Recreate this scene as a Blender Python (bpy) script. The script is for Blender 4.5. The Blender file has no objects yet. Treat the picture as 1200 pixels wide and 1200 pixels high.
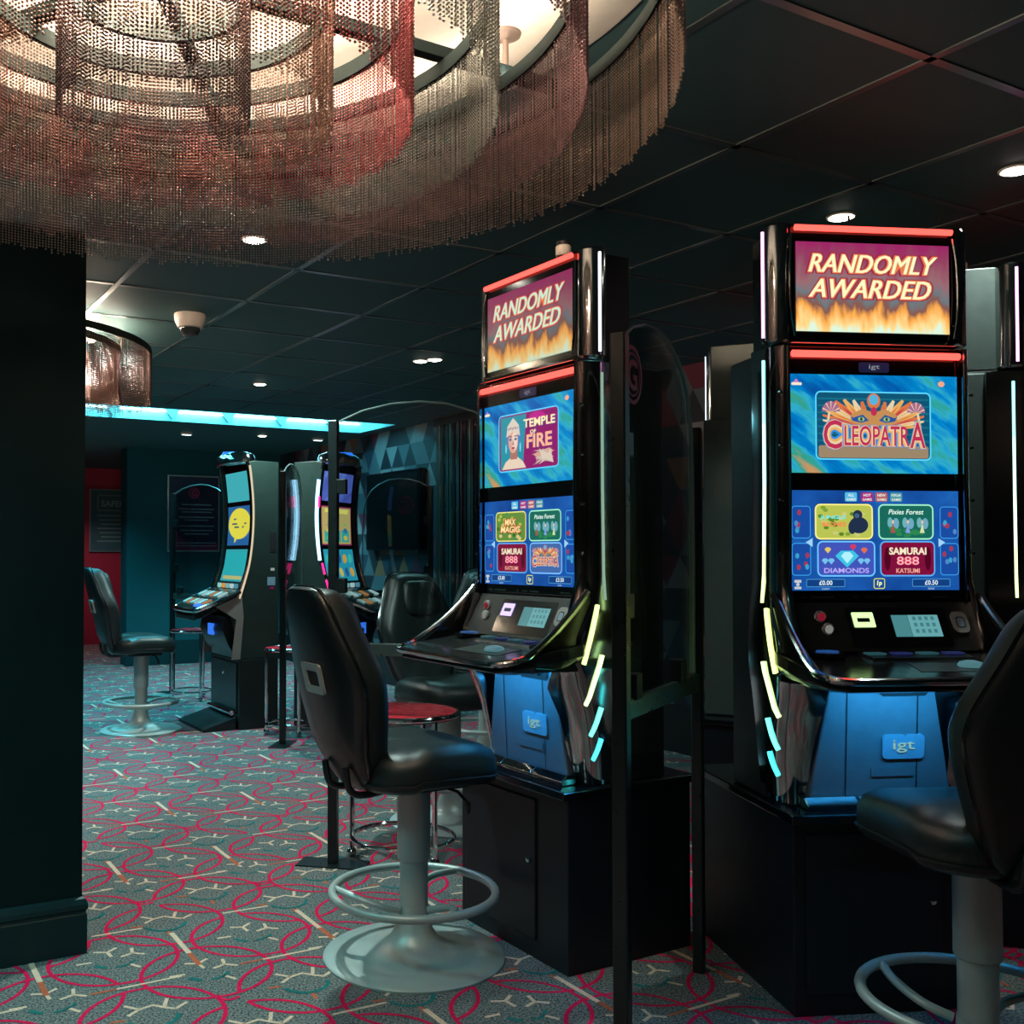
import bpy, math, random
import numpy as np
from mathutils import Vector, Matrix
from mathutils.geometry import tessellate_polygon
random.seed(7); np.random.seed(7)
S = bpy.context.scene
COL = S.collection
PI = math.pi
R = math.radians
TH = R(29.0); CT, ST = math.cos(TH), math.sin(TH)
def uv(u, v, z=0.0):                       # room grid -> world
    return Vector((u*CT - v*ST, u*ST + v*CT, z))
CEIL = 2.428

# ------------------------------------------------------------------ materials
def new_mat(name):
    m = bpy.data.materials.new(name); m.use_nodes = True
    nt = m.node_tree; b = nt.nodes['Principled BSDF']
    return m, nt, b
def pm(name, col, rough=.5, metal=0., spec=.5, var=.12, scale=30., bump=0., coat=0., rvar=.08):
    m, nt, b = new_mat(name)
    tc = nt.nodes.new('ShaderNodeTexCoord'); nz = nt.nodes.new('ShaderNodeTexNoise')
    nz.inputs['Scale'].default_value = scale; nz.inputs['Detail'].default_value = 3
    nt.links.new(tc.outputs['Object'], nz.inputs['Vector'])
    mr = nt.nodes.new('ShaderNodeMapRange'); mr.inputs[3].default_value = 1-var; mr.inputs[4].default_value = 1+var
    nt.links.new(nz.outputs['Fac'], mr.inputs[0])
    mx = nt.nodes.new('ShaderNodeVectorMath'); mx.operation = 'SCALE'
    mx.inputs[0].default_value = col[:3]; nt.links.new(mr.outputs[0], mx.inputs['Scale'])
    nt.links.new(mx.outputs[0], b.inputs['Base Color'])
    m2 = nt.nodes.new('ShaderNodeMapRange'); m2.inputs[3].default_value = max(0.02, rough-rvar); m2.inputs[4].default_value = min(1, rough+rvar)
    nt.links.new(nz.outputs['Fac'], m2.inputs[0]); nt.links.new(m2.outputs[0], b.inputs['Roughness'])
    b.inputs['Metallic'].default_value = metal
    b.inputs['Specular IOR Level'].default_value = spec
    b.inputs['Coat Weight'].default_value = coat
    if bump:
        n2 = nt.nodes.new('ShaderNodeTexNoise'); n2.inputs['Scale'].default_value = scale*8
        nt.links.new(tc.outputs['Object'], n2.inputs['Vector'])
        bp = nt.nodes.new('ShaderNodeBump'); bp.inputs['Strength'].default_value = bump; bp.inputs['Distance'].default_value = .002
        nt.links.new(n2.outputs['Fac'], bp.inputs['Height']); nt.links.new(bp.outputs[0], b.inputs['Normal'])
    return m
def em(name, col, st=1.0):
    m, nt, b = new_mat(name)
    b.inputs['Base Color'].default_value = (0.01, 0.01, 0.01, 1)
    b.inputs['Roughness'].default_value = .3
    b.inputs['Emission Color'].default_value = (*col, 1); b.inputs['Emission Strength'].default_value = st
    return m
_ecache = {}
def e(col, st=1.0):
    k = (tuple(round(c, 3) for c in col), round(st, 3))
    if k not in _ecache: _ecache[k] = em('tinted_glow', col, st)
    return _ecache[k]
def art_bg(name, stops, st, scale=(6, 1.2), rot=.6):
    """streaky coloured light shown on a screen (procedural, object space x/z)"""
    m, nt, b = new_mat(name)
    tc = nt.nodes.new('ShaderNodeTexCoord'); m0 = nt.nodes.new('ShaderNodeMapping'); mp = nt.nodes.new('ShaderNodeMapping')
    m0.inputs['Rotation'].default_value = (0, rot, 0); mp.inputs['Scale'].default_value = (scale[1], 1, scale[0])
    nt.links.new(tc.outputs['Object'], m0.inputs[0]); nt.links.new(m0.outputs[0], mp.inputs[0])
    nz = nt.nodes.new('ShaderNodeTexNoise'); nz.inputs['Scale'].default_value = 2.6; nz.inputs['Detail'].default_value = 4; nz.inputs['Roughness'].default_value = .55
    nt.links.new(mp.outputs[0], nz.inputs['Vector'])
    cr = nt.nodes.new('ShaderNodeValToRGB'); el = cr.color_ramp.elements
    while len(el) < len(stops): el.new(.5)
    for q, (p, c) in zip(el, stops): q.position = p; q.color = (*c, 1)
    nt.links.new(nz.outputs['Fac'], cr.inputs[0])
    nt.links.new(cr.outputs[0], b.inputs['Emission Color']); b.inputs['Emission Strength'].default_value = st
    b.inputs['Base Color'].default_value = (.01, .01, .01, 1); b.inputs['Roughness'].default_value = .25
    return m
def flame_bg(name, st):
    m, nt, b = new_mat(name)
    tc = nt.nodes.new('ShaderNodeTexCoord'); sp = nt.nodes.new('ShaderNodeSeparateXYZ'); nt.links.new(tc.outputs['Object'], sp.inputs[0])
    nz = nt.nodes.new('ShaderNodeTexNoise'); nz.inputs['Scale'].default_value = 16; nz.inputs['Detail'].default_value = 3
    mp = nt.nodes.new('ShaderNodeMapping'); mp.inputs['Scale'].default_value = (1.5, 1, .5); nt.links.new(tc.outputs['Object'], mp.inputs[0]); nt.links.new(mp.outputs[0], nz.inputs['Vector'])
    mr = nt.nodes.new('ShaderNodeMapRange'); mr.inputs[1].default_value = 1.875; mr.inputs[2].default_value = 2.129
    nt.links.new(sp.outputs[2], mr.inputs[0])
    sc = nt.nodes.new('ShaderNodeMath'); sc.operation = 'MULTIPLY_ADD'; sc.inputs[1].default_value = .7; sc.inputs[2].default_value = -.35
    nt.links.new(nz.outputs['Fac'], sc.inputs[0])
    ad = nt.nodes.new('ShaderNodeMath'); ad.operation = 'ADD'; nt.links.new(mr.outputs[0], ad.inputs[0]); nt.links.new(sc.outputs[0], ad.inputs[1])
    cr = nt.nodes.new('ShaderNodeValToRGB'); el = cr.color_ramp.elements
    stops = [(0, (.75, .95, .75)), (.07, (1, .75, .30)), (.2, (1, .42, .08)), (.30, (.25, .10, .08)), (.42, (.15, .20, .22)), (.58, (.33, .15, .17)), (.8, (.30, .055, .12)), (1, (.34, .02, .13))]
    while len(el) < len(stops): el.new(.5)
    for q, (p, c) in zip(el, stops): q.position = p; q.color = (*c, 1)
    nt.links.new(ad.outputs[0], cr.inputs[0]); nt.links.new(cr.outputs[0], b.inputs['Emission Color']); b.inputs['Emission Strength'].default_value = st
    b.inputs['Base Color'].default_value = (.01, .01, .01, 1); b.inputs['Roughness'].default_value = .42; b.inputs['Specular IOR Level'].default_value = .25
    return m
def glass(name, tint, refl=.08):
    m, nt, b = new_mat(name); nt.nodes.remove(b)
    out = [n for n in nt.nodes if n.type == 'OUTPUT_MATERIAL'][0]
    tr = nt.nodes.new('ShaderNodeBsdfTransparent'); tr.inputs[0].default_value = (*tint, 1)
    gl = nt.nodes.new('ShaderNodeBsdfGlossy'); gl.inputs['Roughness'].default_value = .03
    lw = nt.nodes.new('ShaderNodeLayerWeight'); lw.inputs[0].default_value = .25
    ml = nt.nodes.new('ShaderNodeMath'); ml.operation = 'MULTIPLY_ADD'; ml.inputs[1].default_value = .55; ml.inputs[2].default_value = refl*.4
    nt.links.new(lw.outputs['Fresnel'], ml.inputs[0])
    mx = nt.nodes.new('ShaderNodeMixShader'); nt.links.new(ml.outputs[0], mx.inputs[0])
    nt.links.new(tr.outputs[0], mx.inputs[1]); nt.links.new(gl.outputs[0], mx.inputs[2]); nt.links.new(mx.outputs[0], out.inputs[0])
    return m
def speckle(name, c0, c1, sc=260.):
    m, nt, b = new_mat(name)
    tc = nt.nodes.new('ShaderNodeTexCoord'); nz = nt.nodes.new('ShaderNodeTexNoise'); nz.inputs['Scale'].default_value = sc; nz.inputs['Detail'].default_value = 2; nz.inputs['Roughness'].default_value = .7
    nt.links.new(tc.outputs['Object'], nz.inputs['Vector'])
    cr = nt.nodes.new('ShaderNodeValToRGB'); cr.color_ramp.elements[0].position = .36; cr.color_ramp.elements[1].position = .64
    cr.color_ramp.elements[0].color = (*c0, 1); cr.color_ramp.elements[1].color = (*c1, 1)
    nt.links.new(nz.outputs['Fac'], cr.inputs[0]); nt.links.new(cr.outputs[0], b.inputs['Base Color'])
    b.inputs['Roughness'].default_value = .95; b.inputs['Specular IOR Level'].default_value = .1
    bp = nt.nodes.new('ShaderNodeBump'); bp.inputs['Strength'].default_value = .5; bp.inputs['Distance'].default_value = .003
    nt.links.new(nz.outputs['Fac'], bp.inputs['Height']); nt.links.new(bp.outputs[0], b.inputs['Normal'])
    return m
def rhombus_paper(name):
    m, nt, b = new_mat(name)
    tc = nt.nodes.new('ShaderNodeTexCoord'); sp = nt.nodes.new('ShaderNodeSeparateXYZ'); nt.links.new(tc.outputs['Object'], sp.inputs[0])
    def mth(op, a, b_=None, c=None):
        n = nt.nodes.new('ShaderNodeMath'); n.operation = op
        for i, q in enumerate((a, b_, c)):
            if q is None: continue
            if isinstance(q, (int, float)): n.inputs[i].default_value = q
            else: nt.links.new(q, n.inputs[i])
        return n.outputs[0]
    k = 4.2
    x = mth('MULTIPLY', sp.outputs[1], k); z = mth('MULTIPLY', sp.outputs[2], k*.577)
    a = mth('FLOOR', mth('ADD', x, z)); c = mth('FLOOR', mth('SUBTRACT', x, z)); d = mth('FLOOR', mth('MULTIPLY', sp.outputs[2], k*1.155))
    cb = nt.nodes.new('ShaderNodeCombineXYZ'); nt.links.new(a, cb.inputs[0]); nt.links.new(c, cb.inputs[1]); nt.links.new(mth('MULTIPLY', d, 1.0), cb.inputs[2])
    wn = nt.nodes.new('ShaderNodeTexWhiteNoise'); wn.noise_dimensions = '3D'; nt.links.new(cb.outputs[0], wn.inputs['Vector'])
    cr = nt.nodes.new('ShaderNodeValToRGB'); cr.color_ramp.interpolation = 'CONSTANT'; el = cr.color_ramp.elements
    stops = [(0, (.010, .013, .02)), (.25, (.075, .10, .12)), (.42, (.022, .035, .06)), (.55, (.24, .09, .045)), (.65, (.19, .19, .20)), (.78, (.12, .014, .035)), (.86, (.012, .015, .025))]
    while len(el) < len(stops): el.new(.5)
    for q, (p, co) in zip(el, stops): q.position = p; q.color = (*co, 1)
    nt.links.new(wn.outputs['Value'], cr.inputs[0]); nt.links.new(cr.outputs[0], b.inputs['Base Color']); b.inputs['Roughness'].default_value = .6
    return m

M = {}
M['carpet'] = speckle('carpet_grey', (.020, .024, .024), (.265, .285, .28), 150.)
M['c_pink'] = speckle('carpet_pink', (.55, .005, .05), (.86, .016, .105))
M['c_cream'] = speckle('carpet_cream', (.58, .40, .29), (.88, .64, .48))
M['c_teal'] = speckle('carpet_teal', (.01, .11, .115), (.02, .19, .19))
M['c_orange'] = speckle('carpet_orange', (.42, .09, .045), (.60, .15, .08))
M['tile'] = pm('ceiling_tile', (.062, .130, .127), .62, spec=.25, scale=40)  # teal of the room light put into a neutral grey tile
M['tbar'] = pm('ceiling_bar', (.14, .17, .17), .30, metal=.6, var=.02, rvar=.0)
M['cove'] = pm('recess_paint', (.32, .55, .58), .6)
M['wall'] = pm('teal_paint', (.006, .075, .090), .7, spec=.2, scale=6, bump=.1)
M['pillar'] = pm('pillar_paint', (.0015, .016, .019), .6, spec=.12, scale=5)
M['skirt'] = pm('skirting_paint', (.003, .030, .035), .4, spec=.25)
M['dark'] = pm('dark_paint', (.012, .016, .02), .6)
M['red'] = pm('red_paint', (.40, .015, .05), .6)
M['paper'] = rhombus_paper('rhombus_wallpaper')
M['blk'] = pm('gloss_black', (.006, .008, .010), .12, spec=.6, rvar=.04)
M['satin'] = pm('satin_black', (.010, .013, .015), .32)
M['matt'] = pm('matt_black', (.006, .007, .009), .55)
M['flank'] = pm('cabinet_grey', (.105, .135, .125), .38, metal=.35, rvar=.04)
M['flank_d'] = pm('cabinet_green', (.018, .036, .031), .4, metal=.1)
M['flank_k'] = pm('cabinet_black_or_shaded', (.012, .016, .016), .4)  # near machines' grey flanks use this too, shade put into the colour
M['chrome'] = pm('chrome', (.75, .77, .78), .08, metal=1, var=.03, rvar=.03)
M['bchrome'] = pm('smoked_chrome', (.52, .53, .53), .10, metal=1, var=.05, rvar=.04)
M['steel'] = pm('painted_steel', (.46, .52, .50), .42, metal=.30, var=.06)
M['leather'] = pm('black_leather', (.011, .021, .021), .36, spec=.55, scale=60, bump=.35)  # teal cast of the room light put into the black
M['shell'] = pm('black_shell', (.008, .012, .014), .34)
M['belly'] = pm('belly_panel', (.20, .24, .28), .40, metal=.3)
M['plate'] = pm('badge_plate', (.30, .48, .62), .3, metal=.2)
M['grey'] = pm('grey_plastic', (.34, .38, .37), .4)
M['white'] = pm('white_plastic', (.75, .70, .62), .4)
M['dome'] = pm('smoked_dome', (.03, .04, .045), .06, spec=.8)
M['tabletop'] = pm('red_laminate', (.55, .02, .035), .28, scale=12)
M['frame'] = pm('aluminium_frame', (.30, .42, .42), .35, metal=.6)
M['postm'] = pm('post_paint', (.010, .016, .017), .30, metal=.2)
M['rail'] = pm('rail_metal', (.09, .13, .12), .3, metal=.6)
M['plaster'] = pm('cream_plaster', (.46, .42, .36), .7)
M['rod'] = pm('rod_paint', (.11, .08, .065), .5)
M['chand'] = pm('chandelier_frame', (.010, .018, .018), .6, spec=.12)
M['bulb'] = em('bulb', (1, .82, .6), 14)
M['glass'] = glass('panel_glass', (.88, .93, .93))
M['pinkink'] = pm('pink_ink', (.42, .01, .12), .5)
M['deck'] = pm('deck_black', (.014, .018, .018), .16, spec=.6)
M['keyscreen'] = em('key_display', (.14, .42, .44), .9)

# ------------------------------------------------------------------ mesh builder
class MB:
    def __init__(s): s.v = []; s.f = []; s.m = []; s.s = []; s.mats = []
    def mi(s, mat):
        if mat not in s.mats: s.mats.append(mat)
        return s.mats.index(mat)
    def add(s, vs, fs, mat, smooth=False):
        o = len(s.v); i = s.mi(mat)
        s.v += [tuple(p) for p in vs]
        for f in fs: s.f.append(tuple(o+k for k in f)); s.m.append(i); s.s.append(smooth)
        return s
    def box(s, x0, x1, y0, y1, z0, z1, mat):
        v = [(x, y, z) for z in (z0, z1) for y in (y0, y1) for x in (x0, x1)]
        return s.add(v, [(0, 2, 3, 1), (4, 5, 7, 6), (0, 1, 5, 4), (2, 6, 7, 3), (0, 4, 6, 2), (1, 3, 7, 5)], mat)
    def loft(s, rings, mat, cap=(True, True), smooth=True, closed=True):
        n = len(rings[0]); v = [p for r in rings for p in r]; f = []
        for k in range(len(rings)-1):
            for i in range(n if closed else n-1):
                j = (i+1) % n
                f.append((k*n+i, k*n+j, (k+1)*n+j, (k+1)*n+i))
        if cap[0]: f.append(tuple(range(n-1, -1, -1)))
        if cap[1]: f.append(tuple((len(rings)-1)*n+i for i in range(n)))
        return s.add(v, f, mat, smooth)
    def tube(s, path, r, mat, seg=10, closed=False, smooth=True):
        P = [Vector(p) for p in path]; n = len(P); rings = []
        up = None
        for i in range(n):
            a = P[(i-1) % n] if (closed or i > 0) else P[i]; b = P[(i+1) % n] if (closed or i < n-1) else P[i]
            t = (b-a).normalized()
            if up is None:
                up = Vector((0, 0, 1)) if abs(t.z) < .9 else Vector((1, 0, 0))
            x = up - t*up.dot(t)
            if x.length < 1e-5: x = Vector((1, 0, 0)).cross(t)
            x.normalize(); up = x; y = t.cross(x)
            rr = r[i] if isinstance(r, (list, tuple)) else r
            rings.append([P[i] + (x*math.cos(q)+y*math.sin(q))*rr for q in (2*PI*k/seg for k in range(seg))])
        if closed: rings.append(rings[0]); return s.loft(rings, mat, (False, False), smooth)
        return s.loft(rings, mat, (True, True), smooth)
    def lathe(s, prof, mat, seg=40, c=(0, 0), smooth=True):
        rings = [[(c[0]+r*math.cos(2*PI*k/seg), c[1]+r*math.sin(2*PI*k/seg), z) for k in range(seg)] for r, z in prof]
        return s.loft(rings, mat, (True, True), smooth)
    def cyl(s, c, r, z0, z1, mat, seg=20): return s.lathe([(r, z0), (r, z1)], mat, seg, c)
    def prism_x(s, poly, x0, x1, mat, smooth=False):     # poly of (y, z)
        return s.loft([[(x0, y, z) for y, z in poly], [(x1, y, z) for y, z in poly]], mat, (True, True), smooth)
    def prism_z(s, poly, z0, z1, mat, smooth=False):
        return s.loft([[(x, y, z0) for x, y in poly], [(x, y, z1) for x, y in poly]], mat, (True, True), smooth)
    def plate(s, poly, y, mat, t=0.0):                   # poly of (x, z), facing -y
        if t: return s.loft([[(x, y, z) for x, z in poly], [(x, y+t, z) for x, z in poly]], mat, (True, True), False)
        return s.add([(x, y, z) for x, z in poly], [tuple(range(len(poly)))], mat)
    def text(s, body, cx, cz, mat, y, w=None, h=None, bold=0., shear=0., grow=0.):
        vs, fs, (x0, x1, z0, z1) = text2d(body, bold, shear)
        sx = (w+grow*2)/(x1-x0) if w else None; sz = (h+grow*2)/(z1-z0) if h else None
        sx = sx or sz; sz = sz or sx
        return s.add([(cx+(a-(x0+x1)/2)*sx, y, cz+(b-(z0+z1)/2)*sz) for a, b in vs], fs, mat)
    def build(s, name, parent=None, loc=None, rot=None, bevel=0., angle=35, kind=None, seg=2):
        me = bpy.data.meshes.new(name); me.from_pydata(s.v, [], s.f)
        for m in s.mats: me.materials.append(m)
        me.polygons.foreach_set('material_index', s.m); me.polygons.foreach_set('use_smooth', s.s)
        me.update()
        if any(s.s): me.set_sharp_from_angle(angle=R(angle))
        o = bpy.data.objects.new(name, me); COL.objects.link(o)
        if parent: o.parent = parent
        if loc: o.location = loc
        if rot: o.rotation_euler = (0, 0, rot)
        if bevel:
            md = o.modifiers.new('bevel', 'BEVEL'); md.width = bevel; md.segments = seg; md.limit_method = 'ANGLE'; md.angle_limit = R(40)
        if kind: o['kind'] = kind
        return o
_tc = {}
def text2d(body, bold, shear):
    k = (body, bold, shear)
    if k in _tc: return _tc[k]
    cu = bpy.data.curves.new('lettering', 'FONT'); cu.body = body; cu.offset = bold; cu.shear = shear; cu.resolution_u = 3
    o = bpy.data.objects.new('lettering', cu); COL.objects.link(o); bpy.context.view_layer.update()
    me = o.evaluated_get(bpy.context.evaluated_depsgraph_get()).to_mesh()
    vs = [(v.co.x, v.co.y) for v in me.vertices]; fs = [tuple(p.vertices) for p in me.polygons]
    bpy.data.objects.remove(o); bpy.data.curves.remove(cu)
    xs = [v[0] for v in vs]; ys = [v[1] for v in vs]
    _tc[k] = (vs, fs, (min(xs), max(xs), min(ys), max(ys)))
    return _tc[k]
def rrect(x0, x1, z0, z1, r, n=5):
    P = []
    for cx, cz, a in ((x1-r, z1-r, 0), (x0+r, z1-r, 90), (x0+r, z0+r, 180), (x1-r, z0+r, 270)):
        P += [(cx+r*math.cos(R(a+90*k/n)), cz+r*math.sin(R(a+90*k/n))) for k in range(n+1)]
    return P[::-1]
def ellipse(cx, cz, rx, rz, n=20): return [(cx+rx*math.cos(-2*PI*k/n), cz+rz*math.sin(-2*PI*k/n)) for k in range(n)]
def frame_strip(s, outer, inner, y, mat):
    n = len(outer)
    return s.add([(a, y, b) for a, b in outer]+[(a, y, b) for a, b in inner], [(i, (i+1) % n, n+(i+1) % n, n+i) for i in range(n)], mat)
def rr_border(s, x0, x1, z0, z1, r, w, y, mat): return frame_strip(s, rrect(x0, x1, z0, z1, r), rrect(x0+w, x1-w, z0+w, z1-w, max(r-w, .0005)), y, mat)
def spline(pts, n=6, closed=False):
    P = [Vector(p) for p in pts]; N = len(P); out = []
    rng = range(N if closed else N-1)
    for i in rng:
        p0 = P[(i-1) % N] if (closed or i > 0) else P[i]; p1 = P[i]; p2 = P[(i+1) % N]; p3 = P[(i+2) % N] if (closed or i < N-2) else P[(i+1) % N]
        for k in range(n):
            t = k/n
            out.append(.5*((2*p1)+(p2-p0)*t+(2*p0-5*p1+4*p2-p3)*t*t+(-p0+3*p1-3*p2+p3)*t**3))
    if not closed: out.append(P[-1])
    return out
def thing(name, label, cat, loc=(0, 0, 0), rot=0., group=None):
    o = bpy.data.objects.new(name, None); COL.objects.link(o); o.empty_display_size = .1
    o.location = loc; o.rotation_euler = (0, 0, rot); return tag(o, label, cat, group)
def tag(o, label, cat, group=None):
    o['label'] = label; o['category'] = cat
    if group: o['group'] = group
    return o
def lamp(name, kind, loc, energy, col, **kw):
    l = bpy.data.lights.new(name, kind); l.energy = energy; l.color = col
    for k, q in kw.items(): setattr(l, k, q)
    o = bpy.data.objects.new(name, l); COL.objects.link(o); o.location = loc
    return o

# ------------------------------------------------------------------ room shell
U0, U1, V0, V1, VB = -3.0, 4.65, -2.6, 11.39, 14.4
# floor: carpet with woven rings, bars and crowns
fl = MB()
fl.add([uv(U0-.2, V0-.2), uv(U1+.2, V0-.2), uv(U1+.2, VB+.2), uv(U0-.2, VB+.2)], [(0, 1, 2, 3)], M['carpet'])
def strip(pts, w, mat, h=.0008):
    P = [Vector((p[0], p[1])) for p in pts]; L = []; Q = []
    for i, p in enumerate(P):
        t = (P[min(i+1, len(P)-1)]-P[max(i-1, 0)]).normalized(); nrm = Vector((-t.y, t.x))*(w/2)
        L.append(uv(*(p+nrm), h)); Q.append(uv(*(p-nrm), h))
    n = len(P)
    fl.add(L+Q, [(n+i, n+i+1, i+1, i) for i in range(n-1)], mat)
def arc(c, r, a0, a1, w, mat, n=None, h=.0008):
    n = n or max(2, int(abs(a1-a0)/9))
    strip([(c[0]+r*math.cos(R(a0+(a1-a0)*k/n)), c[1]+r*math.sin(R(a0+(a1-a0)*k/n))) for k in range(n+1)], w, mat, h)
D = .223; RC = .192
rc = random.Random(3)
for m in range(-16, 18):
    for n in range(-26, 52):
        cu, cv = .766+D*m, 3.21+D*n
        if not (U0 < cu < U1 and V0+1.5 < cv < VB): continue
        c = (cu, cv)
        if (m+n) % 2 == 0:                                # ring centres
            k = ((m+n)//2) % 2; kk = (m % 4, n % 4)
            gaps = {(0, 0): [], (1, 1): [(80, 100)], (2, 2): [(170, 190)], (3, 3): [(350, 370)], (0, 2): [(260, 280)], (2, 0): [(80, 100)], (1, 3): [], (3, 1): [(260, 280), (350, 370)]}[kk]
            gaps = gaps+[(g-11, g+11) for g in (0, 90, 180, 270) if rc.random() < .16 and not gaps]
            cuts = sorted((g[0], g[1]) for g in gaps)
            start = cuts[-1][1]-360 if cuts else 0
            segs = []; p = start
            for g0, g1 in cuts: segs.append((p, g0)); p = g1
            if not cuts: segs = [(0, 360)]
            for a0, a1 in segs: arc(c, RC, a0, a1, .0125, M['c_pink'], h=.0007+.00003*(m % 4)+.0001*(n % 4))
            r = .066
            if n % 4 in (1, 2):
                arc(c, r, 185, 350, .013, M['c_teal'], 8, .0013)
                q = [(r*1.05, 15), (r*.9, 48), (r*1.1, 75), (r, 110), (r*1.05, 150)]
                strip([(cu+d*math.cos(R(t)), cv+d*math.sin(R(t))) for d, t in q], .011, M['c_cream'], .001)
                for t in (48, 15, 110): strip([(cu+r*math.cos(R(t)), cv+r*math.sin(R(t))), (cu+r*1.75*math.cos(R(t+8)), cv+r*1.75*math.sin(R(t+8)))], .011, M['c_cream'], .001)
                for t in (170, 262): strip([(cu+r*1.1*math.cos(R(t)), cv+r*1.1*math.sin(R(t))), (cu+r*1.7*math.cos(R(t)), cv+r*1.7*math.sin(R(t)))], .011, M['c_orange'], .001)
            else:
                arc(c, r, 200, 240, .016, M['c_teal'], 3, .001); arc(c, r, 262, 330, .011, M['c_teal'], 5, .001)
                for t in (20, 95):
                    x, y = cu+r*math.cos(R(t)), cv+r*math.sin(R(t))
                    for dt in (-60, 60, 180): strip([(x, y), (x+.042*math.cos(R(t+dt)), y+.042*math.sin(R(t+dt)))], .011, M['c_cream'], .001)
                for t in (175, 300): strip([(cu+r*math.cos(R(t)), cv+r*math.sin(R(t))), (cu+r*1.7*math.cos(R(t)), cv+r*1.7*math.sin(R(t)))], .011, M['c_cream'], .001)
        elif m % 2 == 0:                                  # bar running across
            if (n//2) % 2: strip([(cu-.118, cv), (cu-.045, cv)], .011, M['c_orange'], .0012); strip([(cu-.045, cv), (cu+.145, cv)], .011, M['c_cream'], .0012)
            else: strip([(cu-.02, cv), (cu+.145, cv-.005)], .011, M['c_cream'], .0012)
        else:
            if (n % 4) == 0: strip([(cu-.006, cv+.13), (cu-.006, cv-.065)], .017, M['c_cream'], .0012); strip([(cu-.006, cv-.065), (cu-.006, cv-.17)], .017, M['c_orange'], .0012)
            else: arc((cu, cv+.03), .03, 150, 320, .013, M['c_pink'], 6, .0012)
fl.build('floor', kind='structure')

# ceiling with T-bar grid and the lit recess
RU0, RU1, RV0, RV1, RH = 0.8, 4.48, 8.20, 8.945, .32
cl = MB()
def crect(u0, u1, v0, v1, z, mat, flip=False):
    p = [uv(u0, v0, z), uv(u0, v1, z), uv(u1, v1, z), uv(u1, v0, z)]
    cl.add(p, [(0, 1, 2, 3)], mat)
for a in ((U0-.2, U1+.2, V0-.2, RV0), (U0-.2, U1+.2, RV1, VB+.2), (U0-.2, RU0, RV0, RV1), (RU1, U1+.2, RV0, RV1)): crect(*a, CEIL, M['tile'])
crect(RU0, RU1, RV0, RV1, CEIL+RH, M['cove'])
for a, b in (((RU0, RV0), (RU1, RV0)), ((RU1, RV0), (RU1, RV1)), ((RU1, RV1), (RU0, RV1)), ((RU0, RV1), (RU0, RV0))):
    cl.add([uv(*a, CEIL), uv(*b, CEIL), uv(*b, CEIL+RH), uv(*a, CEIL+RH)], [(0, 1, 2, 3)], M['cove'])
def grid_uv():
    # grid nodes measured from the photograph: node (i, j) = origin + i*.6 along u + j*.6 along v
    ox, oy = 1.178*1.067, 1.178*2.044
    u = ox*CT+oy*ST; v = -ox*ST+oy*CT
    return u, v
gu, gv = grid_uv(); G = .6
def cbar(u0, u1, v0, v1):
    a = [uv(u0, v0, CEIL-.004), uv(u1, v0, CEIL-.004), uv(u1, v1, CEIL-.004), uv(u0, v1, CEIL-.004)]
    b = [uv(u0, v0, CEIL+.004), uv(u1, v0, CEIL+.004), uv(u1, v1, CEIL+.004), uv(u0, v1, CEIL+.004)]
    cl.loft([a, b], M['tbar'], (True, True), False)
for i in range(-9, 8):
    u = gu+G*i
    if U0 < u < U1: cbar(u-.012, u+.012, V0, RV0-.25)
for j in range(-9, 25):
    v = gv+G*j
    if V0 < v < RV0-.2: cbar(U0, U1, v-.012, v+.012)
cl.build('ceiling', kind='structure')

def wall_box(name, u0, u1, v0, v1, z0, z1, mat, obj_origin=None):
    w = MB(); a = [uv(u0, v0, z0), uv(u1, v0, z0), uv(u1, v1, z0), uv(u0, v1, z0)]
    b = [uv(u0, v0, z1), uv(u1, v0, z1), uv(u1, v1, z1), uv(u0, v1, z1)]
    w.loft([a, b], mat, (True, True), False)
    return w.build(name, kind='structure')
wall_box('wall_far', 2.83, U1, V1, V1+.27, 0, CEIL, M['wall'])
wall_box('wall_back', U0, U1, VB, VB+.1, 0, CEIL, M['red'])
wl = MB(); wl.box(-.05, .05, 0, VB-V0, 0, CEIL, M['paper'])
o = wl.build('wall_right', kind='structure'); o.location = uv(U1+.05, V0); o.rotation_euler = (0, 0, TH)
wall_box('wall_left', U0-.1, U0, V0, VB, 0, CEIL, M['dark'])
wall_box('wall_near', U0, U1, V0-.1, V0, 0, CEIL, M['dark'])
wall_box('wall_far_left', U0, -.4, V1, V1+.27, 0, CEIL, M['wall'])
# pillar with moulded skirting
PU0, PU1, PV0, PV1 = -1.0, .69, 3.315, 4.3
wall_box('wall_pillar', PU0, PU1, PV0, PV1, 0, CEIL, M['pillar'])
def skirting(name, u0, u1, v0, v1, t, h, mat):
    w = MB(); prof = [(t, 0), (t, h*.70), (t*.75, h*.72), (t*.75, h*.76), (t*1.15, h*.80), (t*1.15, h*.88), (t*.7, h*.97), (t*.1, h)]
    rings = []
    for d, z in prof: rings.append([uv(u0-d, v0-d, z), uv(u1+d, v0-d, z), uv(u1+d, v1+d, z), uv(u0-d, v1+d, z)])
    w.loft(rings, mat, (False, True), False); return w.build(name, kind='structure')
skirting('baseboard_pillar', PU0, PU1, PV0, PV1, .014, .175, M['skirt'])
wall_box('baseboard_far', 2.82, U1, V1-.015, V1, 0, .27, M['skirt'])
wall_box('baseboard_back', U0, U1, VB-.015, VB, 0, .25, M['red'])
wall_box('baseboard_right', U1-.02, U1, 0, V1, 0, .30, M['matt'])
wall_box('trim_1', -.4, 2.83, V1+.10, V1+.16, 0, .006, M['frame'])

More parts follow.
